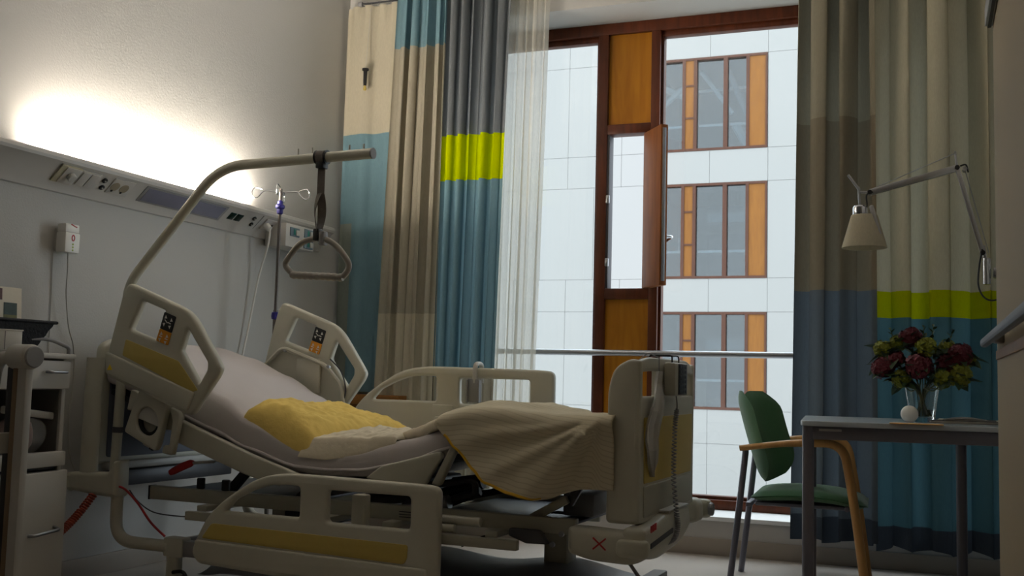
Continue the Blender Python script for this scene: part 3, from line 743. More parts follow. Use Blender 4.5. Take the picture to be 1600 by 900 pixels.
strut('support_arm', (-1.5, .43), (-1.35, .55), .015, .02, dark_m, .12); strut('support_arm', (-1.5, .43), (-1.35, .55), .015, .02, dark_m, .72)
strut('back_lift_arm', (-1.9, .44), (-1.75, .60), .015, .02, dark_m, .2)
box('motor_box', (-.40, .30, .43), (-.27, .55, .52), grey_m, bed, .01)
box('motor_box', (-1.2, .30, .43), (-.98, .60, .54), dark_m, bed, .01)
plate('side_latch', rounded([(-.49, .412), (-.37, .412), (-.335, .365), (-.42, .362), (-.49, .385)], .008, 3), [], .03, .005, UZ(-.005), rubber_m, bed)
for u, z in ((-.30, .40), (-.335, .36), (-.645, .41)): rod('bolt', (u, .032, z), (u, .018, z), .010, steel_m, bed, 10)
# printed type plate on the beam (fine unreadable lines)
tp = box('type_plate', (-.98, .0285, .405), (-.86, .0305, .445), bedmetal_m, bed)
bm = bmesh.new()
for k in range(3): add_box(bm, (-.97, .027, .411+.010*k), (-.90-.012*(k % 2), .0287, .4145+.010*k))
finish(bm, 'print_lines', dark_m, tp)
# red CPR lever under the back rest
ll = strut('red_lever_arm', (-1.985, .563), (-1.86, .575), .006, .006, lgrey_m, .03)
bm = bmesh.new(); add_tube(bm, [(-2.093, .03, .516), (-2.075, .03, .524), (-2.03, .03, .545), (-1.985, .03, .562), (-1.972, .03, .566)], [.012, .016, .017, .016, .010], 12, flat=.010)
o_ = finish(bm, 'red_handle', red_m, bed); o_['label'] = 'red release handle under the back rest'
# lift columns, base cover, castors
for u in (-.45, -1.75):
    bm = bmesh.new(); add_box(bm, (u-.05, .36, .20), (u+.05, .48, .425), .012); finish(bm, 'lift_column', bedmetal_m, bed)
rows = []
for i in range(33):
    u = -2.0+1.95*i/32; hgt = .185+.05*math.exp(-((u+1.05)/.28)**2)+.055*math.exp(-((u+.45)/.22)**2)-.05*max(0, (abs(u+1.02)-.85)/.13)
    rows.append([Vector((u, .42+.30*math.sin(a), max(.085, hgt-.085*(abs(math.sin(a))**3)))) for a in [(-PI/2)+PI*k/14 for k in range(15)]])
bm = bmesh.new(); V = grid_mesh(bm, rows)
lo_ = [[Vector((p.x, p.y, .085)) for p in (r[0], r[-1])] for r in rows]
for i in range(32):
    bm.faces.new((V[i][0], V[i][-1], V[i+1][-1], V[i+1][0]))
bmesh.ops.recalc_face_normals(bm, faces=bm.faces[:]); finish(bm, 'base_cover', grey_m, bed, 40)
for v in (.0, .84):
    box('base_arm', (-2.06, v-.03, .175), (-1.96, v+.03, .255), bed_m, bed, .008)
    box('base_beam', (-1.97, v-.022, .18), (-1.60, v+.022, .245), grey_m, bed, .006)
box('base_cross', (-2.04, .0, .185), (-1.98, .84, .24), grey_m, bed, .006); box('base_cross', (-.16, .10, .13), (-.10, .76, .18), grey_m, bed, .006)
for u, v in ((-2.02, .0), (-2.02, .84), (-.13, .12), (-.13, .74)):
    top = .178 if u < -1 else .135
    bm = bmesh.new(); add_tube(bm, [(u, v, .06), (u, v, top)], .033 if u < -1 else .02, 16); c_ = finish(bm, 'castor', bed_m, bed)
    rod('wheel', (u+.0, v-.036, .05), (u+.0, v-.012, .05), .05, black_m, c_, 20); rod('wheel', (u, v+.012, .05), (u, v+.036, .05), .05, black_m, c_, 20)
tube('castor_pedal', fillet([(-2.0, -.03, .115), (-1.93, -.04, .13), (-1.90, -.04, .03)], .05), .008, black_m, bed, 8)
o_ = tube('brake_pedal', [(-.07, .12, .30), (-.03, .11, .255), (.0, .105, .225)], .007, grey_m, bed, 8)
bm = bmesh.new(); add_tube(bm, [(-.01, .108, .24), (.02, .10, .215), (.075, .09, .185), (.09, .088, .178)], [.010, .017, .018, .010], 12, flat=.010)
finish(bm, 'pedal_cover', mat('plum_rubber', (96, 62, 84), .6, noise_scale=10, noise_amt=.03), o_)
box('green_pedal', (-.66, .06, .105), (-.50, .14, .125), mat('dark_green_pedal', (18, 62, 54), .5, noise_scale=10, noise_amt=.03), bed, .006)
tube('brake_bar', fillet([(-.66, .10, .115), (-.66, .30, .13), (-.66, .40, .14)], .05), .010, dark_m, bed, 8)
tube('hose', spline([(-.95, .55, .235), (-.80, .60, .30), (-.66, .62, .315), (-.56, .60, .29), (-.50, .52, .24)], 8), .006, black_m, bed, 8)
box('control_unit', (-1.62, .20, .335), (-1.36, .60, .375), dark_m, bed, .008)
# accessory bracket under the near head rail
BK = rounded([(-2.190, .870), (-2.045, .820), (-2.040, .800), (-2.074, .640), (-2.090, .612), (-2.262, .688), (-2.225, .79)], .012, 4)
RG = [(-2.139+.058*math.cos(2*PI*k/24)-.006*math.sin(2*PI*k/24), .735+.060*math.sin(2*PI*k/24)) for k in range(24)]
bk = plate('accessory_bracket', BK, [RG], .035, .008, UZ(-.06), bed_m, bed)
RO = [(-2.139+.060*math.cos(2*PI*k/24), .735+.062*math.sin(2*PI*k/24)) for k in range(24)]; RI = [(-2.139+.044*math.cos(2*PI*k/24), .735+.046*math.sin(2*PI*k/24)) for k in range(24)]
plate('black_ring', RO, [RI], .018, .003, UZ(-.055), black_m, bk)
plate('round_cover', [(-2.139+.058*math.cos(a), .735+.060*math.sin(a)) for a in [-.35+PI*1.05*k/14 for k in range(15)]], [], .012, .002, UZ(-.062), lgrey_m, bk)
plate('bracket_back', rounded([(-2.185, .79), (-2.09, .79), (-2.09, .68), (-2.185, .68)], .02, 3), [], .01, .002, UZ(-.04), bedmetal_m, bk)
plate('bracket_arm', rounded([(-2.030, .800), (-1.985, .782), (-1.972, .760), (-2.004, .598), (-2.06, .606), (-2.05, .640), (-2.022, .64), (-2.01, .74)], .010, 4), [], .03, .006, UZ(-.055), bed_m, bk)
plate('bracket_clip', rounded([(-2.246, .868), (-2.204, .852), (-2.224, .79), (-2.240, .776), (-2.263, .780)], .008, 3), [], .03, .005, UZ(-.05), bed_m, bk)
rod('thumb_screw', (-2.16, -.06, .645), (-2.125, -.06, .632), .011, lgrey_m, bk, 12)
rod('thumb_screw', (-2.125, -.06, .630), (-2.108, -.06, .624), .013, black_m, bk, 12)
box('backrest_hinge_block', (-2.22, -.03, .70), (-2.0, .0, .85), bedmetal_m, bed, .01)

# ================================================================== THINGS ON AND AROUND THE BED
def fbm(x, y, s): return noise.noise(Vector((x*s, y*s, 3.7)))+.5*noise.noise(Vector((x*s*2.1, y*s*2.1, 9.1)))
def lump(name, corners, hfun, m, parent, nu=70, nv=70, wr=.012, seed=0, z0=.0, dome=6):
    """cushion-like closed mesh lying on the mattress; corners (u,v): near-head, near-foot, far-foot, far-head"""
    A, B, C_, D = [Vector(c) for c in corners]
    def base(u, v):
        z = mtop(u)
        if v < V0+.03: z -= (V0+.03-v)*1.6
        return z
    top = []; bot = []
    for i in range(nu+1):
        s = i/nu; rt = []; rb = []
        for j in range(nv+1):
            t = j/nv
            p = A*(1-s)*(1-t)+B*s*(1-t)+C_*s*t+D*(1-s)*t
            bow = .018*math.sin(PI*s*3+seed)*(1 if t in (0, 1) else 0)
            e = (1-abs(2*s-1)**dome)*(1-abs(2*t-1)**dome); e = max(e, 0)**.6
            z = base(p.x, p.y)+.004+z0
            wv = wr*e*(fbm(p.x+seed, p.y, 7)+.9*abs(fbm(p.x*.6+p.y*.8+seed, p.y-p.x, 13))+.5*abs(fbm(p.x+seed*2, p.y, 26)))
            rt.append(Vector((p.x, p.y, z+hfun(s, t)*e+wv+.004)))
            rb.append(Vector((p.x, p.y, z)))
        top.append(rt); bot.append(rb)
    bm = bmesh.new(); T = grid_mesh(bm, top); Bm = grid_mesh(bm, [r for r in bot])
    for f in list(bm.faces)[nu*nv:]: f.normal_flip()
    for i in range(nu):
        bm.faces.new((T[i+1][0], T[i][0], Bm[i][0], Bm[i+1][0])); bm.faces.new((T[i][nv], T[i+1][nv], Bm[i+1][nv], Bm[i][nv]))
    for j in range(nv):
        bm.faces.new((T[0][j], T[0][j+1], Bm[0][j+1], Bm[0][j])); bm.faces.new((T[nu][j+1], T[nu][j], Bm[nu][j], Bm[nu][j+1]))
    bmesh.ops.recalc_face_normals(bm, faces=bm.faces[:])
    return finish(bm, name, m, parent, 70)
pil = bedthing('pillow', 'crumpled yellow and white pillow lying in the hollow of the bed', 'pillow')
lump('yellow_cover', [(-1.725, .03), (-1.385, .015), (-1.24, .70), (-1.60, .72)], lambda s, t: .075+.015*math.sin(PI*s), duvyel_m, pil, wr=.016, seed=.4)
lump('white_cover', [(-1.43, .004), (-1.00, .035), (-1.02, .26), (-1.30, .62)], lambda s, t: .050+.012*t, white_cot_m, pil, wr=.016, seed=2.2, dome=3)

# striped blanket over the foot half
def striped(name):
    m = bpy.data.materials.new(name); m.use_nodes = True; nt = m.node_tree; p = nt.nodes['Principled BSDF']
    p.inputs['Roughness'].default_value = .92; p.inputs['Specular IOR Level'].default_value = .1
    uv = nt.nodes.new('ShaderNodeUVMap'); sp = nt.nodes.new('ShaderNodeSeparateXYZ'); nt.links.new(uv.outputs[0], sp.inputs[0])
    mu = nt.nodes.new('ShaderNodeMath'); mu.operation = 'MULTIPLY'; mu.inputs[1].default_value = 2*PI/.019; nt.links.new(sp.outputs[1], mu.inputs[0])
    si = nt.nodes.new('ShaderNodeMath'); si.operation = 'SINE'; nt.links.new(mu.outputs[0], si.inputs[0])
    r = nt.nodes.new('ShaderNodeValToRGB'); r.color_ramp.elements[0].position = .0; r.color_ramp.elements[1].position = .22
    r.color_ramp.elements[0].color = lin((189, 180, 156)); r.color_ramp.elements[1].color = lin((206, 198, 175))
    ma = nt.nodes.new('ShaderNodeMath'); ma.operation = 'MULTIPLY_ADD'; ma.inputs[1].default_value = .5; ma.inputs[2].default_value = .5
    nt.links.new(si.outputs[0], ma.inputs[0]); nt.links.new(ma.outputs[0], r.inputs[0]); nt.links.new(r.outputs[0], p.inputs['Base Color'])
    b = nt.nodes.new('ShaderNodeBump'); b.inputs['Strength'].default_value = .12; b.inputs['Distance'].default_value = .001
    nt.links.new(ma.outputs[0], b.inputs['Height']); nt.links.new(b.outputs[0], p.inputs['Normal'])
    return m
stripe_m = striped('striped_cotton')
blk = bedthing('blanket', 'beige striped blanket with a yellow hem draped over the foot of the bed', 'blanket')
HU = [-.79, -.745, -.70, -.62, -.57, -.466, -.38, -.33, -.29, -.21, -.12, -.09]
HZ = [.775, .735, .69, .614, .571, .540, .524, .533, .548, .568, .570, .570]
VE = [(-1.18, .44), (-1.10, .32), (-1.0, .18), (-.90, .08), (-.82, .02), (-.79, .0)]
FV = [(-1.18, .80), (-.62, .80), (-.50, .62), (-.36, .40), (-.22, .17), (-.14, .06), (-.09, .02)]
UC = -.13
rows = []; uvs = []
NU = 110; NT, NH = 26, 34
for i in range(NU+1):
    u = -1.18+1.085*i/NU
    ve = interp(u, [a for a, b in VE], [b for a, b in VE]) if u < -.79 else None
    hz = None if ve is not None else interp(u, HU, HZ)
    far = interp(u, [a for a, b in FV], [b for a, b in FV])
    lift = .016+.024*math.exp(-((u+.62)/.2)**2)+.010*min(1, max(0, (u+1.18)/.08))
    edge = 0.0; pts = []
    for j in range(NT+1):
        t = j/NT; v = far+((ve if ve is not None else edge)-far)*t
        z = mtop(u)+lift+.008*fbm(u, v, 6)+.006*math.sin(PI*t)
        z += .016*math.exp(-((v-(.06+.30*(u+.75)))/.05)**2)*max(0, min(1, (u+.95)/.2))*max(0, min(1, (-.2-u)/.15))
        if ve is not None: z -= .018*(t**8)
        if t < .12: z -= .012*(1-t/.12)
        pts.append(Vector((u, v, z)))
    if ve is None:
        zt = pts[-1].z; D = zt-hz; dx = UC-u
        for j in range(1, NH+1):
            t = j/NH
            if D > .04:
                if t < .15: a = t/.15*PI/2; v = edge-.045*math.sin(a); z = zt-.032*(1-math.cos(a))
                else: z = (zt-.032)-(D-.032)*(t-.15)/.85; v = edge-.045
            else: z = zt-D*t; v = edge-.045*math.sin(t*PI/2)
            drop = zt-z; k = min(1, drop/.06)
            r_c = math.hypot(max(dx, 0), drop); ph = math.atan2(drop, dx)
            PR = .80
            if ph > PR:      # tucked corner right of the ridge
                q = min(1, (ph-PR)/.30); q = q*q*(3-2*q)
                v += k*(.034*q*min(1, r_c/.10)-.034*(1-q))
            else:
                v -= k*.034*min(1, r_c/.1)*math.exp(-((ph-PR)/.26)**2)
            w1 = math.exp(-((ph-.50)/.07)**2)*.020+math.exp(-((ph-.22)/.06)**2)*.018
            v -= k*w1*min(1, r_c/.12)*max(0, min(1, (.62-r_c)/.2))
            v -= k*.006*fbm(u, z, 9)
            pts.append(Vector((u, v, z)))
    else:
        for j in range(1, NH+1):
            t = j/NH; b = pts[NT]
            pts.append(Vector((u, b.y+.008*math.sin(t*PI), b.z-.026*t)))
    acc = 0; uvr = []
    for j, p in enumerate(pts):
        if j == NT: acc = 0
        if j: acc += (p-pts[j-1]).length
        uvr.append((u, acc if j >= NT else acc-5))
    base_ = uvr[NT-1][1]
    rows.append(pts)
    # arc length measured from the near edge so that the stripes run parallel to it
    arc = [0]*len(pts)
    for j in range(NT+1, len(pts)): arc[j] = arc[j-1]+(pts[j]-pts[j-1]).length
    for j in range(NT-1, -1, -1): arc[j] = arc[j+1]-(pts[j]-pts[j+1]).length
    uvs.append([(u, a_-.16*(u+.5)) for a_ in arc])
bm = bmesh.new(); V = grid_mesh(bm, rows); uvl = bm.loops.layers.uv.new('UVMap')
idx = {}
for i, r in enumerate(V):
    for j, v in enumerate(r): idx[v] = (i, j)
for f in bm.faces:
    for l in f.loops: i, j = idx[l.vert]; l[uvl].uv = uvs[i][j]
bmesh.ops.recalc_face_normals(bm, faces=bm.faces[:])
bl = finish(bm, 'cover', stripe_m, blk, 80)
sm_ = bl.modifiers.new('thickness', 'SOLIDIFY'); sm_.thickness = .008; sm_.offset = 1
hem = [(rows[i][-1]+Vector((0, -.006, .004))) for i in range(NU+1) if -.755 < rows[i][-1].x < -.345]
tube('yellow_hem', hem, .006, trim_yel_m, blk, 8)
rim = spline([(-.74, -.035, mtop(-.76)-.02), (-.79, .0, mtop(-.79)+.016), (-.90, .08, mtop(-.90)+.022), (-1.0, .13, mtop(-1.0)+.020), (-1.08, .18, mtop(-1.08)+.014)], 8)
bm = bmesh.new(); add_tube(bm, rim, [.004+.017*math.sin(PI*min(1, (k+3)/len(rim)))**.5 for k in range(len(rim))], 14, flat=.014)
for v in bm.verts: v.co += Vector((.004, .004, .005))*noise.noise(v.co*28)
bmesh.ops.recalc_face_normals(bm, faces=bm.faces[:]); finish(bm, 'turned_edge', white_cot_m, blk, 70)

# trapeze handle with strap
tz = bedthing('trapeze_grip', 'grey triangular trapeze grip hanging on a webbing strap from the pole', 'grip handle')
strap_m = mat('webbing', (104, 98, 92), .9, noise_scale=80, noise_amt=.12, bump=.3, bump_scale=400)
tube('strap_collar', [(-1.409, .02, 1.843), (-1.405, .02, 1.843), (-1.361, .02, 1.842), (-1.357, .02, 1.842)], [.030, .026, .026, .030], black_m, tz, 18)
tube('strap_loop', [(-1.400, .02, 1.843), (-1.366, .02, 1.842)], .0285, strap_m, tz, 18)
bm = bmesh.new(); add_box(bm, (-1.402, .0, 1.795), (-1.364, .04, 1.822), .004); finish(bm, 'strap_buckle', black_m, tz)
def ribbon(name, pts, ws, tw, m, parent):
    rows = []
    for p, w_, a in zip(pts, ws, tw):
        d = Vector((math.cos(a), math.sin(a), 0))*w_; n_ = Vector((-math.sin(a), math.cos(a), 0))*.0015
        rows.append([Vector(p)-d-n_, Vector(p)+d-n_, Vector(p)+d+n_, Vector(p)-d+n_, Vector(p)-d-n_])
    bm = bmesh.new(); grid_mesh(bm, rows); bmesh.ops.remove_doubles(bm, verts=bm.verts[:], dist=1e-6); bmesh.ops.recalc_face_normals(bm, faces=bm.faces[:])
    return finish(bm, name, m, parent, 60)
ribbon('strap', [(-1.383, .02, 1.82-.033*k) for k in range(5)], [.0175]*5, [0]*5, strap_m, tz)
n_ = 14
ribbon('strap', [(-1.383+.003*math.sin(k/n_*PI), .02+.010*math.sin(k/n_*PI), 1.69-.155*k/n_) for k in range(n_+1)], [.0175]*(n_+1), [1.5*k/n_+.1 for k in range(n_+1)], strap_m, tz)
ribbon('strap', [(-1.384-.010*math.sin(k/n_*PI), .012-.012*math.sin(k/n_*PI), 1.69-.155*k/n_) for k in range(n_+1)], [.0165]*(n_+1), [-.9*k/n_-.4 for k in range(n_+1)], strap_m, tz)
bm = bmesh.new(); add_box(bm, (-1.402, .0, 1.495), (-1.374, .04, 1.545), .006); finish(bm, 'clasp', black_m, tz)
bm = bmesh.new(); add_box(bm, (-1.376, .002, 1.475), (-1.348, .038, 1.535), .008); finish(bm, 'clasp', grey_m, tz)
gp = [(-1.505, .02, 1.362), (-1.538, .02, 1.395), (-1.530, .02, 1.425), (-1.47, .02, 1.487), (-1.40, .02, 1.506), (-1.36, .02, 1.504), (-1.30, .02, 1.475), (-1.242, .02, 1.41), (-1.238, .02, 1.375), (-1.262, .02, 1.345)]
gr_m = mat('grip_plastic', (152, 148, 140), .4, noise_scale=20, noise_amt=.02)
tube('grip_frame', spline(gp, 6), .0125, gr_m, tz, 12)
gb = [(-1.510, .02, 1.360), (-1.26, .02, 1.345)]
np_ = 55
tube('hand_bar', [(gb[0][0]+(gb[1][0]-gb[0][0])*k/np_, .02, gb[0][2]+(gb[1][2]-gb[0][2])*k/np_-.002) for k in range(np_+1)], [.0135+.003*abs(math.sin(k/np_*PI*9)) for k in range(np_+1)], gr_m, tz, 14)

# grey hanger clipped over the far rail
hk = bedthing('bottle_hanger', 'small grey hanger hooked over the far foot side rail', 'hanger')
bm = bmesh.new(); add_tube(bm, fillet([(-1.075, .905, .93), (-1.075, .905, 1.022), (-1.075, .98, 1.022), (-1.075, .98, .93)], .03), .012, 10, flat=.010); finish(bm, 'hook', lgrey_m, hk)
bm = bmesh.new(); add_box(bm, (-1.112, .896, .84), (-1.04, .912, .95), .006); finish(bm, 'holder_plate', grey_m, hk)
for u in (-1.112, -1.05): box('side_flange', (u, .884, .838), (u+.008, .90, .945), grey_m, hk, .003)

# IV pole standing behind the head of the bed
iv = empty('drip_stand', 'slim steel drip stand with blue collars behind the bed head', 'drip stand', (-3.335, 4.99, 0))
ivm = mat('stand_steel', (112, 106, 102), .4, .8, noise_scale=40, noise_amt=.04)
rod('pole', (0, 0, .11), (0, 0, 1.30), .0125, ivm, iv, 16, .05); rod('upper_pole', (0, 0, 1.30), (0, 0, 1.975), .0095, ivm, iv, 14, .05)
lathe('collar', [(.010, 1.245), (.020, 1.25), (.023, 1.265), (.020, 1.285), (.010, 1.29)], blue_m, iv, 18)
lathe('collar', [(.009, 1.83), (.017, 1.838), (.018, 1.86), (.026, 1.868), (.026, 1.882), (.016, 1.89), (.016, 1.905), (.009, 1.91)], blue_m, iv, 18)
for k in range(4):
    a = .45+k*PI/2; c, s = math.cos(a), math.sin(a)
    P = [(0, 0, 1.955), (.07*c, .07*s, 1.962), (.10*c, .10*s, 1.955), (.125*c, .125*s, 1.925), (.15*c, .15*s, 1.925), (.158*c, .158*s, 1.955), (.14*c, .14*s, 1.978), (.10*c-.01*s, .10*s+.01*c, 1.968)]
    tube('hook', spline(P, 5), .0032, chrome_m, iv, 8)
for k in range(5):
    a = .3+k*2*PI/5; c, s = math.cos(a), math.sin(a)
    lg = tube('leg', [(0, 0, .11), (.08*c, .08*s, .10), (.19*c, .19*s, .075)], .013, grey_m, iv, 10)
    rod('wheel', (.19*c-.010*s, .19*s+.010*c, .032), (.19*c+.010*s, .19*s-.010*c, .032), .032, black_m, lg, 14)
lathe('hub', [(0, .085), (.03, .085), (.03, .13), (.016, .15), (0, .15)], grey_m, iv, 16)

# handset hanging on the foot board, with coiled cord
rm = bedthing('bed_handset', 'grey bed handset with dark keys hooked on the foot board', 'remote control')
bm = bmesh.new(); add_box(bm, (.0, .285, .905), (.045, .475, 1.030), .008); finish(bm, 'handset_body', bedmetal_m, rm)
box('key_field', (.0445, .33, .910), (.048, .455, 1.026), black_m, rm, .001)
for a in range(4):
    for b in range(6): box('key', (.0475, .340+.028*a, .916+.0185*b), (.050, .360+.028*a, .928+.0185*b), dark_m, rm, .001)
for v in (.33, .43):
    tube('hook', fillet([(.02, v, 1.025), (.02, v, 1.058), (-.07, v, 1.058), (-.07, v, 1.02)], .012), .003, black_m, rm, 8)
path = spline([(.03, .36, .905), (.03, .375, .86), (.03, .35, .80), (.035, .32, .70), (.04, .30, .60), (.045, .325, .48), (.05, .33, .42), (.045, .29, .375), (.02, .22, .36)], 40)
cp = []; turns = 62
for i, p in enumerate(path):
    k = i/(len(path)-1)
    rr = .0065 if .14 < k < .99 else .0006
    cp.append(p)
dense = []
for i in range(len(cp)-1):
    for q in range(2): dense.append(cp[i].lerp(cp[i+1], q/2))
ND = len(dense); hx_ = []
for i, p in enumerate(dense):
    k = i/ND; rr = .008*min(1, max(0, (k-.13)/.02)); a = k*turns*2*PI
    hx_.append(p+Vector((rr*math.cos(a), rr*math.sin(a), 0)))
tube('coiled_cord', hx_, .0028, grey_m, rm, 5)
# clear plastic pouch hanging from the foot board
film_m = thin_glass('clear_film', (.92, .92, .92, 1), .38, .12, (206, 206, 204))
pc = bedthing('plastic_pouch', 'crumpled clear plastic pouch hanging from the foot board handle', 'bag')
rows = []
O_ = [(.995, .150, .030), (.95, .152, .050), (.90, .135, .075), (.85, .10, .105), (.80, .085, .115), (.75, .06, .10), (.71, .045, .085), (.67, .06, .06), (.64, .08, .03), (.615, .085, .006)]
for z, c, w_ in O_:
    rows.append([Vector((.010+.010*math.sin(k*1.9+.6)+.006*math.sin(z*38)+.006*noise.noise(Vector((k*.8, z*14, 2))), c-.75*w_+1.5*w_*k/10+.10, z)) for k in range(11)])
bm = bmesh.new(); grid_mesh(bm, [[p-Vector((0, .06, 0)) for p in r] for r in rows]); po_ = finish(bm, 'pouch_film', film_m, pc, 20)
sm2 = po_.modifiers.new('t', 'SOLIDIFY'); sm2.thickness = .0006
tube('pouch_cord', [(.008, .19, .99), (.008, .19, 1.045), (-.035, .19, 1.062), (-.075, .19, 1.03)], .002, grey_m, pc, 6)

# cables at the head of the bed
def helix(path, r, turns):
    out = []; N = len(path)
    for i, p in enumerate(path):
        t = (path[min(i+1, N-1)]-path[max(i-1, 0)]).normalized(); a_ = t.orthogonal().normalized(); b_ = t.cross(a_)
        A = i/N*turns*2*PI; out.append(p+a_*r*math.cos(A)+b_*r*math.sin(A))
    return out
p0, p1 = Vector((-3.37, 3.74, .43)), Vector((-3.40, 3.515, .235))
path = [p0.lerp(p1, k/420)+Vector((0, 0, -.02*math.sin(PI*k/420))) for k in range(421)]
sc_ = tube('spiral_cable', [Vector(BM @ Vector((-2.36, .0, .43)))]+helix(path, .014, 26)+[Vector((-3.42, 3.46, .19)), Vector((-3.48, 3.40, .02)), Vector((-3.50, 3.2, .010))], .0045, coil_m, None, 6)
tag(sc_, 'orange red spiral cable running from the bed head to the cabinet', 'cable')
rc_ = tube('red_cable', [BM @ Vector(p) for p in spline([(-2.32, -.03, .45), (-2.27, -.035, .437), (-2.20, -.035, .385), (-2.13, -.03, .31), (-2.06, -.02, .256)])], .005, red_m, None, 8)
tag(rc_, 'thin plain red cable curving from bed head block to lower frame', 'cable')
gc_ = tube('grey_cable', [BM @ Vector(p) for p in spline([(-2.30, .02, .43), (-2.25, .02, .385), (-2.16, .02, .345), (-2.02, .02, .338), (-1.95, -.02, .35), (-1.92, -.045, .372)])], .003, rubber_m, None, 6)
tag(gc_, 'thin grey cable sagging under the head end of the bed frame', 'cable')

# ================================================================== HEAD WALL SERVICE PANEL
wp = empty('wall_service_panel', 'long pale wall panel with sockets, switches and a glowing light slot', 'wall panel', (XL, 3.7, 1.735))
PY0, PY1 = .8-3.7, 5.80-3.7
prof = [(0, -.01), (.012, -.008), (.030, .030), (.100, .099), (.112, .106), (.116, .118), (.113, .134), (.102, .142), (.090, .138), (.084, .118), (.002, .112), (.0, .0)]
prof = [(.001, -.012), (.012, -.008), (.030, .032), (.100, .099), (.113, .107), (.118, .120), (.114, .136), (.102, .142), (.090, .137), (.084, .112), (.001, .110)]
bm = bmesh.new(); A_ = [bm.verts.new((x, PY0, z)) for x, z in prof]; B_ = [bm.verts.new((x, PY1, z)) for x, z in prof]
for k in range(len(prof)):
    k2 = (k+1) % len(prof); bm.faces.new((A_[k], A_[k2], B_[k2], B_[k]))
bm.faces.new(A_[::-1]); bm.faces.new(B_); bmesh.ops.recalc_face_normals(bm, faces=bm.faces[:])
panelp_m = mat('panel_enamel', (190, 187, 182), .35, noise_scale=8, noise_amt=.01)
finish(bm, 'panel_body', panelp_m, wp, 30)
# luminous tube lying in the slot behind the upper lip
tl = rod('fluorescent_tube', (.045, 3.46-3.7, .132), (.045, 4.98-3.7, .132), .013, emit('tube_light', (255, 242, 224), 345.0), wp, 12)
for y in (3.44, 5.0): box('tube_socket', (.025, y-3.7-.012, .110), (.065, y-3.7+.012, .150), white_m, wp, .003)
FM = Matrix(((0, .733, .680, .030), (1, 0, 0, 0), (0, .680, -.733, .034), (0, 0, 0, 1)))   # local (along, up, out)
def pitem(name, y0, y1, s0, s1, n0, n1, m, parent=None, bev=.0015):
    return box(name, (y0-3.7, s0, n0), (y1-3.7, s1, n1), m, parent or wp, bev, FM)
def pdisc(name, y, s, r, n0, n1, m, parent=None):
    return rod(name, FM @ Vector((y-3.7, s, n0)), FM @ Vector((y-3.7, s, n1)), r, m, parent or wp, 18, .1)
cream_m = mat('cream_plastic', (182, 176, 150), .45, noise_scale=10, noise_amt=.02)
c1 = pitem('socket_plate', 3.535, 3.655, .0, .096, .0, .009, cream_m); pitem('cover_face', 3.565, 3.652, .004, .092, .008, .014, panelp_m, c1)
pdisc('rotary_knob', 3.612, .05, .020, .012, .032, lgrey_m, c1)
c2 = pitem('switch_plate', 3.66, 3.775, .006, .092, .0, .008, panelp_m)
pitem('rocker', 3.665, 3.712, .012, .086, .007, .013, panelp_m, c2); pitem('rocker', 3.718, 3.77, .012, .086, .007, .013, panelp_m, c2)
for y, s in ((3.815, .066), (3.830, .026)):
    d = pdisc('equipotential_socket', y, s, .0135, .0, .008, black_m); pdisc('pin', y, s, .004, .006, .012, lgrey_m, d)
c3 = pitem('socket_plate', 3.865, 4.0, .004, .094, .0, .006, panelp_m)
wellm = mat('socket_well', (150, 138, 116), .5, noise_scale=10, noise_amt=.02)
for y in (3.895, 3.955):
    d = pdisc('socket_well', y, .048, .026, .004, .0075, wellm, c3); pdisc('earth_spring', y-.004, .024, .006, .006, .010, black_m, c3)
c4 = pitem('reading_light', 4.08, 4.726, -.002, .098, .0, .004, grey_m); pitem('light_lens', 4.10, 4.706, .008, .088, .003, .006, lens_m, c4)
pitem('signal_window', 4.775, 4.825, .022, .070, .0, .003, mat('dark_green_glass', (8, 40, 34), .2, noise_scale=8, noise_amt=.02)); pitem('signal_window', 4.835, 4.89, .022, .070, .0, .003, MATS['dark_green_glass'])
for y, s in ((4.985, .068), (5.0, .026)):
    d = pdisc('equipotential_socket', y, s, .0135, .0, .008, black_m); pdisc('pin', y, s, .004, .006, .012, lgrey_m, d)
pitem('panel_joint', 5.045, 5.049, -.005, .10, .0, .002, rubber_m)
c5 = pitem('cord_socket', 5.09, 5.19, .01, .088, .0, .010, panelp_m); pdisc('plug', 5.115, .05, .018, .008, .045, white_m, c5); pdisc('socket_hole', 5.165, .05, .010, .009, .012, black_m, c5)
# gas outlet box at the far end
gb_ = box('gas_outlet_box', (.02, 5.185-3.7, -.052), (.162, 5.49-3.7, .084), panelp_m, wp, .006)
tealp = mat('teal_label', (40, 120, 110), .4, noise_scale=8, noise_amt=.02); bluegrey = mat('outlet_blue_grey', (98, 116, 128), .4, noise_scale=8, noise_amt=.02)
for y, z in ((5.225, .012), (5.375, .022), (5.375, -.042)):
    q = box('gas_outlet', (.160, y-3.7, z), (.168, y+.095-3.7, z+.052), bluegrey, gb_, .002)
    box('outlet_label', (.167, y+.030-3.7, z+.010), (.171, y+.048-3.7, z+.042), tealp, q, .001); box('outlet_key', (.167, y+.055-3.7, z+.008), (.176, y+.085-3.7, z+.040), lgrey_m, q, .003)
# white cord hanging from the panel
wc = tube('power_cable', spline([(-3.515, 5.115, 1.80), (-3.48, 5.113, 1.765), (-3.49, 5.11, 1.66), (-3.53, 5.10, 1.50), (-3.55, 5.05, 1.20), (-3.555, 4.98, .90), (-3.555, 4.95, .60)], 8), .006, white_m, None, 8)
tag(wc, 'white power cord hanging from the wall panel behind the drip stand', 'cord')

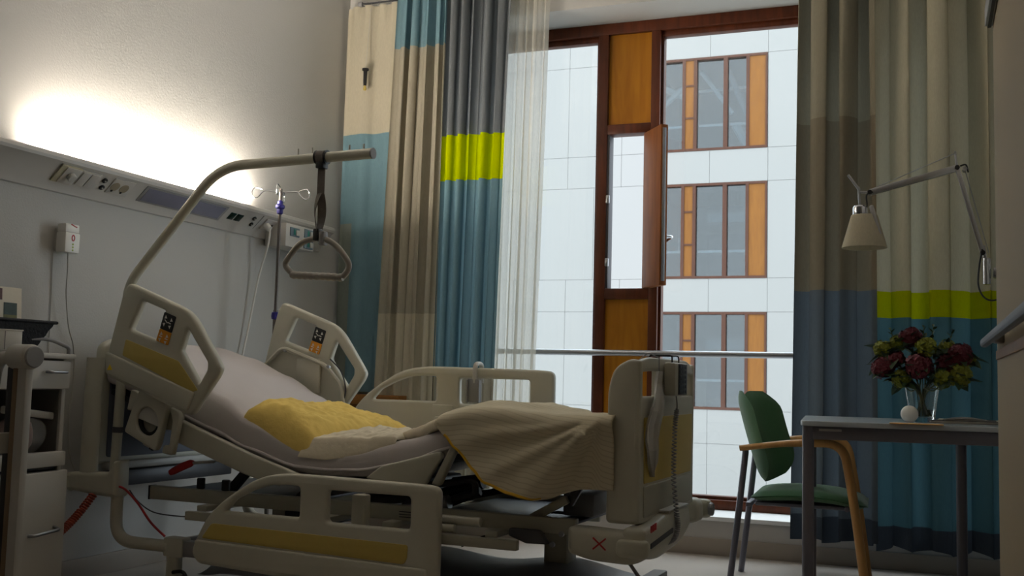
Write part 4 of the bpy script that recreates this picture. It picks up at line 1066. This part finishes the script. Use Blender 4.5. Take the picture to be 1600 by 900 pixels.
# ---- nurse call box on the wall with its cord
cb = empty('call_box', 'small white wall box with red marks hanging under the wall panel', 'call box', (XL, 3.65, 1.50))
box('wall_plate', (.0, -.035, -.035), (.012, .035, .065), lgrey_m, cb, .003)
bx_ = box('box_body', (.02, -.045, -.042), (.075, .042, .048), white_m, cb, .006); box('box_lid', (.022, -.042, .048), (.07, .040, .086), white_m, cb, .005); box('bracket_neck', (.01, -.03, -.03), (.022, .03, .05), cream_m, cb)
XF = Matrix(((0, 0, 1, 0), (1, 0, 0, 0), (0, 1, 0, 0), (0, 0, 0, 1)))
o8 = [(.010*math.cos(a), .015*math.sin(a)+.024) for a in [2*PI*k/20 for k in range(20)]]; o9 = [(.005*math.cos(a), .009*math.sin(a)+.024) for a in [2*PI*k/20 for k in range(20)]]
plate('red_oval_mark', o8, [o9], .002, .0004, Matrix.Translation((.0758, 0, 0)) @ XF, red_m, bx_)
gm_ = mat('green_dot', (140, 160, 40), .5, noise_scale=8, noise_amt=.02)
for k in range(3): rod('green_mark', (.0748, .0, -.004-.013*k), (.0765, .0, -.004-.013*k), .0045, gm_, bx_, 10)
plate('red_stripe', [(-.012, .082), (.022, .072), (.026, .076), (.010, .080), (-.010, .087)], [], .002, .0004, Matrix.Translation((.0705, 0, 0)) @ XF, red_m, cb)
cd = tube('cord', spline([(.05, .0, -.042), (.05, .005, -.12), (.045, .01, -.22), (.03, .05, -.36), (.02, .10, -.46), (.015, .115, -.60), (.012, .105, -.78), (.012, .13, -.95), (.015, .2, -1.05)], 8), .0032, lgrey_m, cb, 6)
tube('cord', spline([(.004, -.04, -.045), (.004, -.035, -.2), (.004, -.03, -.45), (.004, -.02, -.9), (.004, -.02, -1.4)], 4), .002, lgrey_m, cb, 6)

# ================================================================== BEDSIDE CABINET (front faces +x, turned a little)
cab = empty('bedside_cabinet', 'white bedside cabinet with drawer, open niche, door and grey rail', 'cabinet', (-3.10, 3.26, 0), (0, 0, math.radians(3)))
# local: x forward (front at 0), y: right edge 0 -> left edge -.46
CW, CD = .46, .42
def cb_(name, lo, hi, m=cab_m, parent=None, bev=.004): return box(name, lo, hi, m, parent or cab, bev)
cb_('side_panel', (-CD, -.022, .10), (-.02, 0, .985)); cb_('side_panel', (-CD, -CW, .10), (-.02, -CW+.022, .985)); cb_('back_panel', (-CD, -CW, .10), (-CD+.015, 0, .985))
cb_('top_panel', (-CD-.01, -CW-.012, .985), (.012, .014, 1.006), cab_m, None, .008)
def bowed(name, y0, y1, z0, z1, bow, th, m=cab_m, x0=0.0):
    pts = [(x0-th, y0), (x0-th, y1)]+[(x0+bow*(1-((2*k/12)-1)**2), y1+(y0-y1)*k/12) for k in range(13)]
    me = plate_mesh(name, pts, [], z1-z0, .004, Matrix.Translation((0, 0, (z0+z1)/2))); return link(me, name, m, cab, 40)
dr = bowed('drawer_front', -CW+.006, -.006, .870, .978, .008, .018)
tube('drawer_handle', fillet([(.004, -.14, .935), (.030, -.14, .935), (.030, -.05, .935), (.004, -.05, .935)], .012), .0055, steel_m, dr, 8)
cb_('niche_floor', (-CD+.01, -CW+.02, .60), (-.01, -.02, .615), cabin_m); cb_('niche_back', (-CD+.016, -CW+.02, .615), (-CD+.02, -.02, .868), cabin_m, None, 0)
cb_('niche_lining', (-CD+.02, -.026, .615), (-.03, -.022, .868), cabin_m, None, 0); cb_('niche_ceiling', (-CD+.02, -CW+.02, .866), (-.03, -.02, .870), cabin_m, None, 0)
bowed('niche_lip', -CW+.004, -.004, .578, .632, .02, .03)
cb_('rear_shelf', (-CD+.01, -CW+.02, .56), (-.03, -.02, .575), dark_m)
dd = bowed('cabinet_door', -CW+.03, .012, .12, .560, .026, .02)
box('door_seam', (.019, -.215, .14), (.0245, -.212, .55), grey_m, dd)
tube('door_handle', fillet([(.012, -.20, .335), (.048, -.20, .335), (.052, -.07, .345), (.012, -.06, .352)], .015), .0065, steel_m, dd, 8)
cb_('door_hinge', (-.01, -CW+.005, .30), (.012, -CW+.035, .34), steel_m); cb_('side_lock', (-.06, .0, .90), (-.04, .012, .925), black_m)
cb_('plinth', (-CD+.02, -CW+.02, .07), (-.03, -.02, .10), rubber_m)
tube('top_rail', fillet([(.0, -.02, 1.004), (.0, -.02, 1.03), (-.01, -.12, 1.062), (-.03, -.26, 1.05), (-.05, -.34, 1.025), (-.06, -.34, 1.004)], .05), .0075, grey_m, cab, 10)
for x, y in ((-.05, -.05), (-.05, -CW+.05), (-CD+.05, -.05), (-CD+.05, -CW+.05)):
    c_ = rod('castor_fork', (x, y, .055), (x, y, .075), .018, grey_m, cab, 12); rod('wheel', (x, y-.012, .032), (x, y+.012, .032), .032, black_m, c_, 16)
# pouch in the niche
CM = Matrix.Translation((-3.10, 3.26, 0)) @ Matrix.Rotation(math.radians(3), 4, 'Z')
pb_m = mat('toiletry_pink', (158, 118, 112), .6, noise_scale=18, noise_amt=.12)
zp = empty('zip_pouch', 'clear zip pouch with pink content in the niche of the white cabinet', 'pouch', CM @ Vector((-.10, -.15, .615)))
bm = bmesh.new()
bmesh.ops.create_uvsphere(bm, u_segments=24, v_segments=14, radius=1, matrix=Matrix.Translation((.0, -.02, .075)) @ Matrix.Diagonal((.05, .085, .075, 1)))
for v in bm.verts: v.co += Vector((.006, .006, .004))*noise.noise(v.co*30)
finish(bm, 'content', pb_m, zp)
bm = bmesh.new()
bmesh.ops.create_uvsphere(bm, u_segments=28, v_segments=16, radius=1, matrix=Matrix.Translation((.005, .0, .080)) @ Matrix.Diagonal((.058, .12, .080, 1)))
for v in bm.verts:
    v.co += Vector((.012, .010, .008))*noise.noise(v.co*22)
    if v.co.z < .002: v.co.z = .002
finish(bm, 'clear_film', thin_glass('thin_film', (.95, .95, .95, 1), .72, .12, (206, 206, 204)), zp, 30)
bm = bmesh.new(); add_box(bm, (.02, -.13, .15), (.045, .13, .178), .006, Matrix.Rotation(-.12, 4, 'X')); finish(bm, 'zip_edge', lgrey_m, zp)
# folding table leaf hanging on the near side of the cabinet
lf = empty('folding_leaf', 'upright folding table leaf with wooden edge and round grey hinge', 'table leaf', (-2.825, 2.75, 0), (0, 0, math.radians(-8)))
box('leaf_board', (-.005, -.014, .10), (.040, .014, .955), cab_m, lf, .004); box('wood_edge', (-.028, -.015, .10), (-.0045, .015, .955), edge_m, lf, .003)
hp = rod('hinge_drum', (-.05, .0, .985), (.055, .0, .985), .042, lgrey_m, lf, 28, .25)
rod('drum_cap', (.053, .0, .985), (.063, .0, .985), .036, grey_m, hp, 28, .2)
tube('hinge_arm', fillet([(-.03, -.02, .985), (-.10, -.02, .975), (-.12, -.02, .90), (-.12, -.02, .40)], .06), .022, lgrey_m, lf, 12)
box('side_catch', (-.075, -.03, .66), (-.055, .02, .73), lgrey_m, lf, .008); box('foot_bar', (-.13, -.02, .05), (.042, .02, .11), cab_m, lf, .006)
box('shade_gap', (-.10, .016, .11), (-.026, .03, .95), black_m, lf, .003)  # black box standing in for the shaded gap left of the leaf
for x in (-.11, .02): rod('glide', (x, 0, .0), (x, 0, .052), .018, rubber_m, lf, 12)
# things on the cabinet top
bk_ = empty('basket', 'black woven tapering basket standing on the bedside cabinet', 'basket', (-3.085, 3.0, 1.006))
pr_ = []
for z, hx_2, hy_2 in ((0, .05, .075), (.115, .085, .145)):
    pr_.append((z, hx_2, hy_2))
def basket(bm):
    outer = []
    for k in range(8):
        t = k/7; z = .115*t; a = .07+.03*t; b = .075+.075*t
        outer.append([Vector((-.10+a*x*(1-.02*((k % 2))), b*y*(1-.02*((k % 2))), z)) for x, y in [(-1, -1), (0, -1), (1, -1), (1, 0), (1, 1), (0, 1), (-1, 1), (-1, 0), (-1, -1)]])
    inner = [[Vector((-.10+(p.x+.10)*.93, p.y*.95, max(p.z, .006))) for p in r] for r in outer[::-1]]
    grid_mesh(bm, outer+inner)
    bmesh.ops.remove_doubles(bm, verts=bm.verts[:], dist=1e-5); bmesh.ops.recalc_face_normals(bm, faces=bm.faces[:])
bm = bmesh.new(); basket(bm); finish(bm, 'basket_body', basket_m, bk_, 30)
bm = bmesh.new(); add_tube(bm, [(-.10+.103*x, .153*y, .115) for x, y in [(-1, -1), (1, -1), (1, 1), (-1, 1)]], .006, 8, True); finish(bm, 'basket_rim', basket_m, bk_)
wb = empty('white_box', 'small white carton in front of the black basket', 'box', (-2.955, 2.91, 1.006), (0, 0, math.radians(-14)))
box('carton', (-.10, -.16, 0), (0, -.035, .072), white_m, wb, .003); box('carton_flap', (-.102, -.162, .070), (.002, -.033, .075), white_m, wb, .001); box('carton_seam', (.0, -.10, .004), (.0008, -.097, .068), grey_m, wb)
gc = empty('greeting_card', 'cream card with small landscape pictures standing behind the basket', 'card', (-3.215, 3.03, 1.006), (0, math.radians(-4), 0))
box('card_sheet', (0, -.20, .0), (.003, .085, .245), paper_m, gc); 
cg = mat('landscape_print', (58, 76, 70), .6, noise_scale=40, noise_amt=.3); cg2 = mat('red_print', (96, 62, 62), .6, noise_scale=40, noise_amt=.3); cg3 = mat('olive_print', (110, 108, 62), .6, noise_scale=40, noise_amt=.2)
box('picture', (.003, .0, .140), (.0042, .062, .186), cg, gc); box('picture', (.003, .0, .126), (.0042, .062, .140), cg3, gc); box('picture', (.003, -.14, .195), (.0042, -.008, .238), cg2, gc)
box('card_stand', (-.05, -.06, .0), (.0, .04, .003), paper_m, gc)

# ================================================================== CHAIR (faces +x)
ch = empty('armchair', 'green upholstered visitor chair with beech arms at the desk', 'chair', (-.545, 5.42, 0), (0, 0, math.radians(2)))
def backshell():
    bm = bmesh.new(); rows = []; th = .034
    Nn, Mm = 20, 18
    def P(s, t, off):
        hw = .23*(1-.34*max(0, (.36-t)/.36)**2.4)*(1-.30*max(0, (t-.78)/.22)**2)
        a_ = 2*s-1; y = a_*hw
        notch = .050*math.exp(-(a_/.24)**2)*t**6
        z = .485+.035*(1-t)**3*a_*a_+t*(.44-notch)
        x = -.205-.125*(t-.1)+.115*(y/.23)**2+.03*(t-.6)**2
        n = Vector((1, -.34*(2*s-1)*1.0, .2)).normalized()
        q = Vector((x, y, z))+n*off; dx_ = q.x+.25
        return Vector((-.25+dx_*math.cos(.2)+q.y*math.sin(.2), q.y*math.cos(.2)-dx_*math.sin(.2), q.z))
    F = [[P(i/Nn, j/Mm, th/2*(1-(2*i/Nn-1)**8)*(1-(2*j/Mm-1)**8)) for j in range(Mm+1)] for i in range(Nn+1)]
    Bk = [[P(i/Nn, j/Mm, -th/2*(1-(2*i/Nn-1)**8)*(1-(2*j/Mm-1)**8)) for j in range(Mm+1)] for i in range(Nn+1)]
    grid_mesh(bm, F); grid_mesh(bm, Bk)
    bmesh.ops.remove_doubles(bm, verts=bm.verts[:], dist=1e-5); bmesh.ops.recalc_face_normals(bm, faces=bm.faces[:])
    return bm
finish(backshell(), 'backrest', green_m, ch, 60)
bm = bmesh.new()
rowsT = []; rowsB = []
for i in range(19):
    s = i/18; x = -.24+.53*s
    rt, rb = [], []
    for j in range(19):
        t = j/18; hw = .235*(1-.12*(2*s-1)**6)
        y = (2*t-1)*hw; e = max(0, (1-(2*s-1)**10)*(1-(2*t-1)**10))**.6
        zc = .425+.018*math.sin(PI*min(1, s*1.1))-.014*max(0, s-.75)*4
        rt.append(Vector((x, y, zc+.030*e-.006*(2*t-1)**2))); rb.append(Vector((x, y, zc-.028*e)))
    rowsT.append(rt); rowsB.append(rb)
grid_mesh(bm, rowsT); grid_mesh(bm, rowsB); bmesh.ops.remove_doubles(bm, verts=bm.verts[:], dist=1e-5); bmesh.ops.recalc_face_normals(bm, faces=bm.faces[:])
finish(bm, 'seat', green_m, ch, 60)
bm = bmesh.new(); add_box(bm, (-.22, -.20, .385), (.24, .20, .402), .006); add_box(bm, (-.26, -.225, .378), (-.235, .225, .40), .004); finish(bm, 'seat_pan', chairmetal_m, ch)
for s in (-1, 1):
    pts = fillet([(-.335, .225*s, 0), (-.29, .225*s, .38), (-.262, .225*s, .64), (-.27, .225*s, .66)], .05)
    lg = tube('rear_leg', pts, .0155, chairmetal_m, ch, 12, flat=.022, up=(1, 0, 0))
    for z in (.545, .585): rod('bolt', (-.272+.01*(z-.5), .243*s, z), (-.272+.01*(z-.5), .236*s, z), .007, black_m, lg, 10)
    # beech arm bending down into the front leg
    ap = fillet([(-.285, .262*s, .655), (-.05, .262*s, .690), (.185, .262*s, .695), (.235, .258*s, .40), (.285, .255*s, .0)], [0, .1, .085, .2, 0], 10)
    wd = [.014+.007*min(1, k/len(ap)*2) for k in range(len(ap))]
    bm = bmesh.new(); add_tube(bm, ap, wd, 12, flat=.021, up=(0, 0, 1)); bmesh.ops.recalc_face_normals(bm, faces=bm.faces[:]); finish(bm, 'arm', beech_m, ch, 50)
    rod('seat_bolt', (.20, .20*s, .395), (.20, .25*s, .395), .012, chairmetal_m, ch, 10)

# ================================================================== DESK
tb = empty('desk', 'dark framed desk with pale laminate top against the right wall', 'desk', (-.485, 4.60, 0), (0, 0, math.radians(4.5)))
TW = XR-.012+.485
TD = .86
me = plate_mesh('desk_top', rounded([(0, 0), (TW, 0), (TW, TD), (0, TD)], [.05, .005, .005, .05], 6), [], .022, .004, Matrix.Translation((0, 0, .801)))
link(me, 'desk_top', tabtop_m, tb, 40)
bm = bmesh.new(); add_box(bm, (.03, .03, .735), (TW-.02, .052, .789), .004); finish(bm, 'apron', tabmetal_m, tb)
box('apron', (.03, TD-.06, .735), (TW-.02, TD-.04, .789), tabmetal_m, tb, .004); box('apron', (.02, .05, .735), (.042, TD-.05, .789), tabmetal_m, tb, .004); box('apron', (TW-.045, .05, .735), (TW-.02, TD-.05, .789), tabmetal_m, tb, .004)
for x, y in ((.031, .045), (.031, TD-.05), (TW-.22, TD-.05), (TW-.035, .045)):
    lg = tube('leg', [(x, y, .012), (x, y, .79)], .024, tabmetal_m, tb, 18); rod('foot_cap', (x, y, 0), (x, y, .014), .022, black_m, lg, 16)
box('maker_tag', (.075, .0285, .770), (.165, .0305, .780), lgrey_m, tb)
ZT = .812
# paper slips and magazines
sl = box('paper_slip', (0, 0, 0), (.205, .09, .003), tan_m, None, 0); sl.location = (-.135, 4.604, ZT); tag(sl, 'tan paper slip lying at the front edge of the desk', 'paper')
mg = empty('magazine', 'dark magazine lying flat at the right of the desk', 'magazine', (.02, 4.93, ZT), (0, 0, .15))
box('pages', (.005, .005, .001), (.275, .205, .011), paper_m, mg, .001); box('cover', (0, 0, .011), (.28, .21, .013), mat('dark_print', (30, 30, 44), .35, noise_scale=14, noise_amt=.3), mg, .0005); box('cover', (0, 0, 0), (.28, .21, .0015), MATS['dark_print'], mg, .0005)
mg2 = empty('newspaper', 'folded pale newspaper on top of the dark magazine', 'newspaper', (.05, 4.96, ZT+.013), (0, 0, -.05))
bm = bmesh.new(); rows = []
for i in range(13):
    a = i/12; rows.append([Vector((.02+.21*a, y, .003+.012*math.sin(PI*min(1, a*1.2))*(.6+.4*math.sin(y*20)))) for y in (0, .04, .08, .12, .16)])
grid_mesh(bm, rows); np2 = finish(bm, 'upper_sheet', mat('newsprint', (150, 146, 142), .8, noise_scale=60, noise_amt=.15), mg2, 60); mdf = np2.modifiers.new('t', 'SOLIDIFY'); mdf.thickness = .003
box('lower_sheets', (.0, .005, 0), (.24, .165, .003), paper_m, mg2, .001)
bl_ = lathe('white_ball', [(.036*math.sin(PI*k/18), .036-.036*math.cos(PI*k/18)) for k in range(19)], white_m, None, 28); bl_.location = (-.062, 4.90, ZT); tag(bl_, 'small white ball lying beside the glass vase', 'ball')

# ================================================================== VASE AND FLOWERS
vc = Vector((-.012, 5.02, ZT))
glassv = bpy.data.materials.new('vase_glass'); glassv.use_nodes = True; pg = glassv.node_tree.nodes['Principled BSDF']
pg.inputs['Base Color'].default_value = (.95, .98, .97, 1); pg.inputs['Transmission Weight'].default_value = 1; pg.inputs['Roughness'].default_value = .02; pg.inputs['IOR'].default_value = 1.45
vz = empty('glass_vase', 'clear flared glass vase with water on the desk', 'vase', vc)
lathe('vase_body', [(0, 0), (.050, 0), (.052, .004), (.060, .07), (.074, .165), (.072, .166), (.057, .07), (.048, .024), (0, .022)], glassv, vz, 32)
lathe('water', [(0, .0225), (.0478, .0245), (.0535, .055), (0, .055)], glassv, vz, 28)
ros_m = mat('burgundy_petals', (92, 8, 30), .6, noise_scale=30, noise_amt=.25); lim_m = mat('lime_petals', (128, 134, 30), .6, noise_scale=30, noise_amt=.18)
leaf_m = mat('leaf_green', (42, 66, 34), .5, noise_scale=20, noise_amt=.15); stem_m = mat('stem_green', (70, 86, 38), .55, noise_scale=20, noise_amt=.1)
random.seed(7)
def bloom_mesh(R, n, ps):
    bm = bmesh.new()
    bmesh.ops.create_icosphere(bm, subdivisions=1, radius=R*.72)
    for k in range(n):
        zz = 1-2*(k+.5)/n; rr = math.sqrt(max(0, 1-zz*zz)); a = k*2.39996
        d = Vector((rr*math.cos(a), rr*math.sin(a), zz*.85)).normalized()
        t1 = d.orthogonal().normalized(); t2 = d.cross(t1); sp_ = random.random()*PI
        ctr = d*R*(.74+.36*random.random())
        for q in range(4):
            b = sp_+q*PI/2; e1 = t1*math.cos(b)+t2*math.sin(b); e2 = d.cross(e1)
            p0 = bm.verts.new(ctr); p1 = bm.verts.new(ctr+e1*ps*.6+e2*ps*.45+d*ps*.22); p2 = bm.verts.new(ctr+e1*ps+d*ps*.1); p3 = bm.verts.new(ctr+e1*ps*.6-e2*ps*.45+d*ps*.22)
            bm.faces.new((p0, p1, p2, p3))
    return bm
def leafmesh(L, W):
    bm = bmesh.new(); rows = []
    for i in range(9):
        t = i/8; wv = W*math.sin(PI*t**.8)*(1-.15*t)
        rows.append([Vector((L*t, -wv, .12*L*t*t*-1+.25*wv)), Vector((L*t, 0, -.12*L*t*t)), Vector((L*t, wv, -.12*L*t*t+.25*wv))])
    grid_mesh(bm, rows); me = bpy.data.meshes.new('leaf'); bm.to_mesh(me); bm.free(); return me
leaf_me = leafmesh(.075, .022)
FL = [ # dx, depth, dz, kind, R, place words
 (-.158, -.03, .235, 'r', .046, 'burgundy hydrangea bloom at the far left of the vase, front'),
 (-.165, .03, .315, 'l', .036, 'lime bloom at the upper left of the bouquet'),
 (-.085, -.05, .185, 'l', .036, 'lime bloom low on the left above the vase rim'),
 (-.010, -.07, .240, 'r', .052, 'large burgundy bloom in the middle front of the bouquet'),
 (.020, -.03, .325, 'l', .042, 'lime bloom in the upper middle of the bouquet'),
 (-.045, .03, .370, 'r', .044, 'burgundy bloom at the top of the bouquet'),
 (-.10, .04, .345, 'l', .034, 'pale lime bloom at the top left, behind'),
 (.105, .04, .325, 'l', .034, 'lime bloom behind the right burgundy blooms'),
 (.155, -.02, .295, 'r', .046, 'burgundy bloom at the far right of the bouquet'),
 (.100, -.02, .255, 'r', .040, 'dark burgundy bloom right of the centre'),
 (.155, -.05, .205, 'l', .044, 'big lime bloom low at the right side'),
 (.085, -.06, .190, 'l', .036, 'lime bloom low right of the middle, above the vase'),
 (.195, .03, .275, 'l', .026, 'small lime bloom at the outermost right tip'),
 (-.105, -.02, .27, 'r', .034, 'small burgundy bloom between the left and middle ones')]
cache = {}
for i, (dx, dy, dz, k, R_, lab) in enumerate(FL):
    fl = empty('flower', lab, 'flower', vc, group='flowers in the vase')
    key = (k, round(R_, 3))
    bmx = bloom_mesh(R_, 70 if R_ > .04 else 55, R_*.44)
    bmesh.ops.transform(bmx, matrix=Matrix.Translation((dx, dy, dz)), verts=bmx.verts[:])
    finish(bmx, 'bloom', ros_m if k == 'r' else lim_m, fl, 0)
    a = i*2.4
    st = [(.026*math.cos(a), .026*math.sin(a), .030), (-.02*math.cos(a)*.5+dx*.10, dy*.1, .14), (dx*.55, dy*.6, dz*.72), (dx, dy, dz-.01)]
    tube('stem', spline(st, 6), .0032, stem_m, fl, 6)
    for q in range(11):
        b = q*1.9+i*1.1; base = Vector((dx*.95, dy*.95, dz-R_*.55))
        lo = bpy.data.objects.new('leaf', leaf_me); COL.objects.link(lo); lo.parent = fl
        if not leaf_me.materials: leaf_me.materials.append(leaf_m)
        lo.location = base+Vector((math.cos(b), math.sin(b), 0))*R_*.35+Vector((0, 0, R_*random.uniform(-.2, .8))); lo.rotation_euler = (random.uniform(-.5, .5), random.uniform(-.5, .7), b); s_ = random.uniform(.75, 1.15); lo.scale = (s_, s_, s_)
# loose green sprigs
for i, (dx, dy, dz) in enumerate([(.05, .02, .42), (-.13, .03, .405), (.13, .03, .40), (.01, .04, .415)]):
    sp = empty('green_sprig', ['thin green sprig rising at the top of the bouquet, right of centre', 'thin green sprig at the top left of the bouquet', 'thin green sprig at the top right of the bouquet', 'pointed leaf sprig at the very top middle of the bouquet'][i], 'sprig', vc, group='sprigs in the vase')
    tube('stem', spline([(0.01*i-.02, .02, .03), (dx*.2, dy*.3, .15), (dx*.7, dy, dz*.75), (dx, dy, dz)], 5), .002, stem_m, sp, 6)
    for q in range(7):
        lo = bpy.data.objects.new('leaf', leaf_me); COL.objects.link(lo); lo.parent = sp
        t = q/6; lo.location = (dx*(.75+.25*t), dy, dz*(.80+.2*t)); lo.rotation_euler = (random.uniform(-.6, .6), -.6-random.random()*.5, q*2.4); s_ = .55-.25*t; lo.scale = (s_, s_, s_)

# ================================================================== WALL LAMP ON JOINTED ARM
lm = empty('wall_lamp', 'aluminium jointed arm wall lamp with parchment shade over the desk', 'lamp', (XR, 5.30, 1.49))
LX = XR
def lp_(x, z, dy=0.0): return Vector((x-LX, dy, z-1.49))
box('wall_plate', (-.012, -.035, -.05), (0, .035, .05), chrome_m, lm, .003)
bm = bmesh.new(); add_box(bm, (-.16, -.018, -.022), (-.010, .018, .026), .006); add_tube(bm, [lp_(.268, 1.44), lp_(.268, 1.56)], .017, 16); finish(bm, 'wall_bracket', chrome_m, lm)
rod('pivot_pin', lp_(.262, 1.555), lp_(.255, 1.62), .009, alu_m, lm, 14)
J1, J2, J3 = (.252, 1.585), (.148, 1.985), (-.238, 1.885)
bm = bmesh.new()
add_box(bm, (-.017, -.010, 0), (.017, .010, math.hypot(J2[0]-J1[0], J2[1]-J1[1])), .003, Matrix.Translation(lp_(*J1)) @ (lp_(*J2)-lp_(*J1)).to_track_quat('Z', 'Y').to_matrix().to_4x4()); finish(bm, 'lower_arm', alu_m, lm)
bm = bmesh.new()
add_box(bm, (-.012, -.015, 0), (.012, .015, math.hypot(J3[0]-J2[0], J3[1]-J2[1])), .003, Matrix.Translation(lp_(*J2)) @ (lp_(*J3)-lp_(*J2)).to_track_quat('Z', 'Y').to_matrix().to_4x4()); finish(bm, 'upper_arm', alu_m, lm)
for x, z in (J1, J2, J3, (.18, 1.977)): rod('joint', lp_(x, z, -.024), lp_(x, z, .024), .011, black_m if (x, z) != (.18, 1.977) else alu_m, lm, 14)
rod('tension_wire', lp_(.278, 1.585), lp_(.180, 1.98), .0022, steel_m, lm, 6)
rod('tension_bracket', lp_(.148, 1.985), lp_(.140, 2.058), .005, alu_m, lm, 8); rod('tension_wire', lp_(.140, 2.056), lp_(-.228, 1.902), .0022, steel_m, lm, 6)
rod('bracket_tip', lp_(.140, 2.056, -.02), lp_(.140, 2.056, .02), .006, alu_m, lm, 10)
tube('power_cable', spline([lp_(.16, 1.99, -.02), lp_(.185, 1.995, -.02), lp_(.195, 1.96, -.012)], 6), .004, black_m, lm, 6)
tube('power_cable', spline([lp_(.250, 1.60, -.02), lp_(.236, 1.52, -.024), lp_(.232, 1.43, -.026), lp_(.262, 1.372, -.026), lp_(.32, 1.372, -.02), lp_(.40, 1.43, -.01), lp_(.452, 1.47, .0)], 8), .004, black_m, lm, 6)
tube('power_cable', spline([lp_(-.225, 1.885, -.015), lp_(-.252, 1.87, -.02), lp_(-.25, 1.82, -.018), lp_(-.262, 1.80, -.01)], 6), .004, black_m, lm, 6)
SX = -.282
rod('head_stem', lp_(SX, 1.80), lp_(SX-.008, 1.915), .006, alu_m, lm, 10); rod('head_handle', lp_(SX-.004, 1.90), lp_(SX-.055, 1.975), .007, alu_m, lm, 10); rod('head_link', lp_(SX-.004, 1.89), lp_(J3[0], J3[1]), .006, alu_m, lm, 10)
lathe('lamp_socket', [(0, 1.765), (.034, 1.765), (.036, 1.77), (.036, 1.815), (.03, 1.822), (0, 1.822)], chrome_m, lm, 20, Matrix.Translation((SX-LX, 0, -1.49)))
lathe('lamp_shade', [(.060, 1.776), (.061, 1.774), (.104, 1.622), (.1035, 1.619), (.102, 1.622), (.059, 1.773)], shade_m, lm, 36, Matrix.Translation((SX+.018-LX, 0, -1.49)))
for k in range(3):
    a = k*2*PI/3; rod('shade_spoke', lp_(SX+.018, 1.772), lp_(SX+.018+.058*math.cos(a), 1.772, .058*math.sin(a)), .002, steel_m, lm, 6)
lathe('bulb', [(0, 1.69), (.02, 1.697), (.027, 1.72), (.018, 1.75), (.014, 1.766), (0, 1.766)], white_m, lm, 18, Matrix.Translation((SX+.018-LX, 0, -1.49)))
bm = bmesh.new(); add_box(bm, (-.012, -.05, -.075), (.010, -.02, .075), .008, Matrix.Translation(lp_(-.212, 1.745, .0)) @ Matrix.Rotation(-.25, 4, 'Y')); finish(bm, 'back_grip', alu_m, lm)
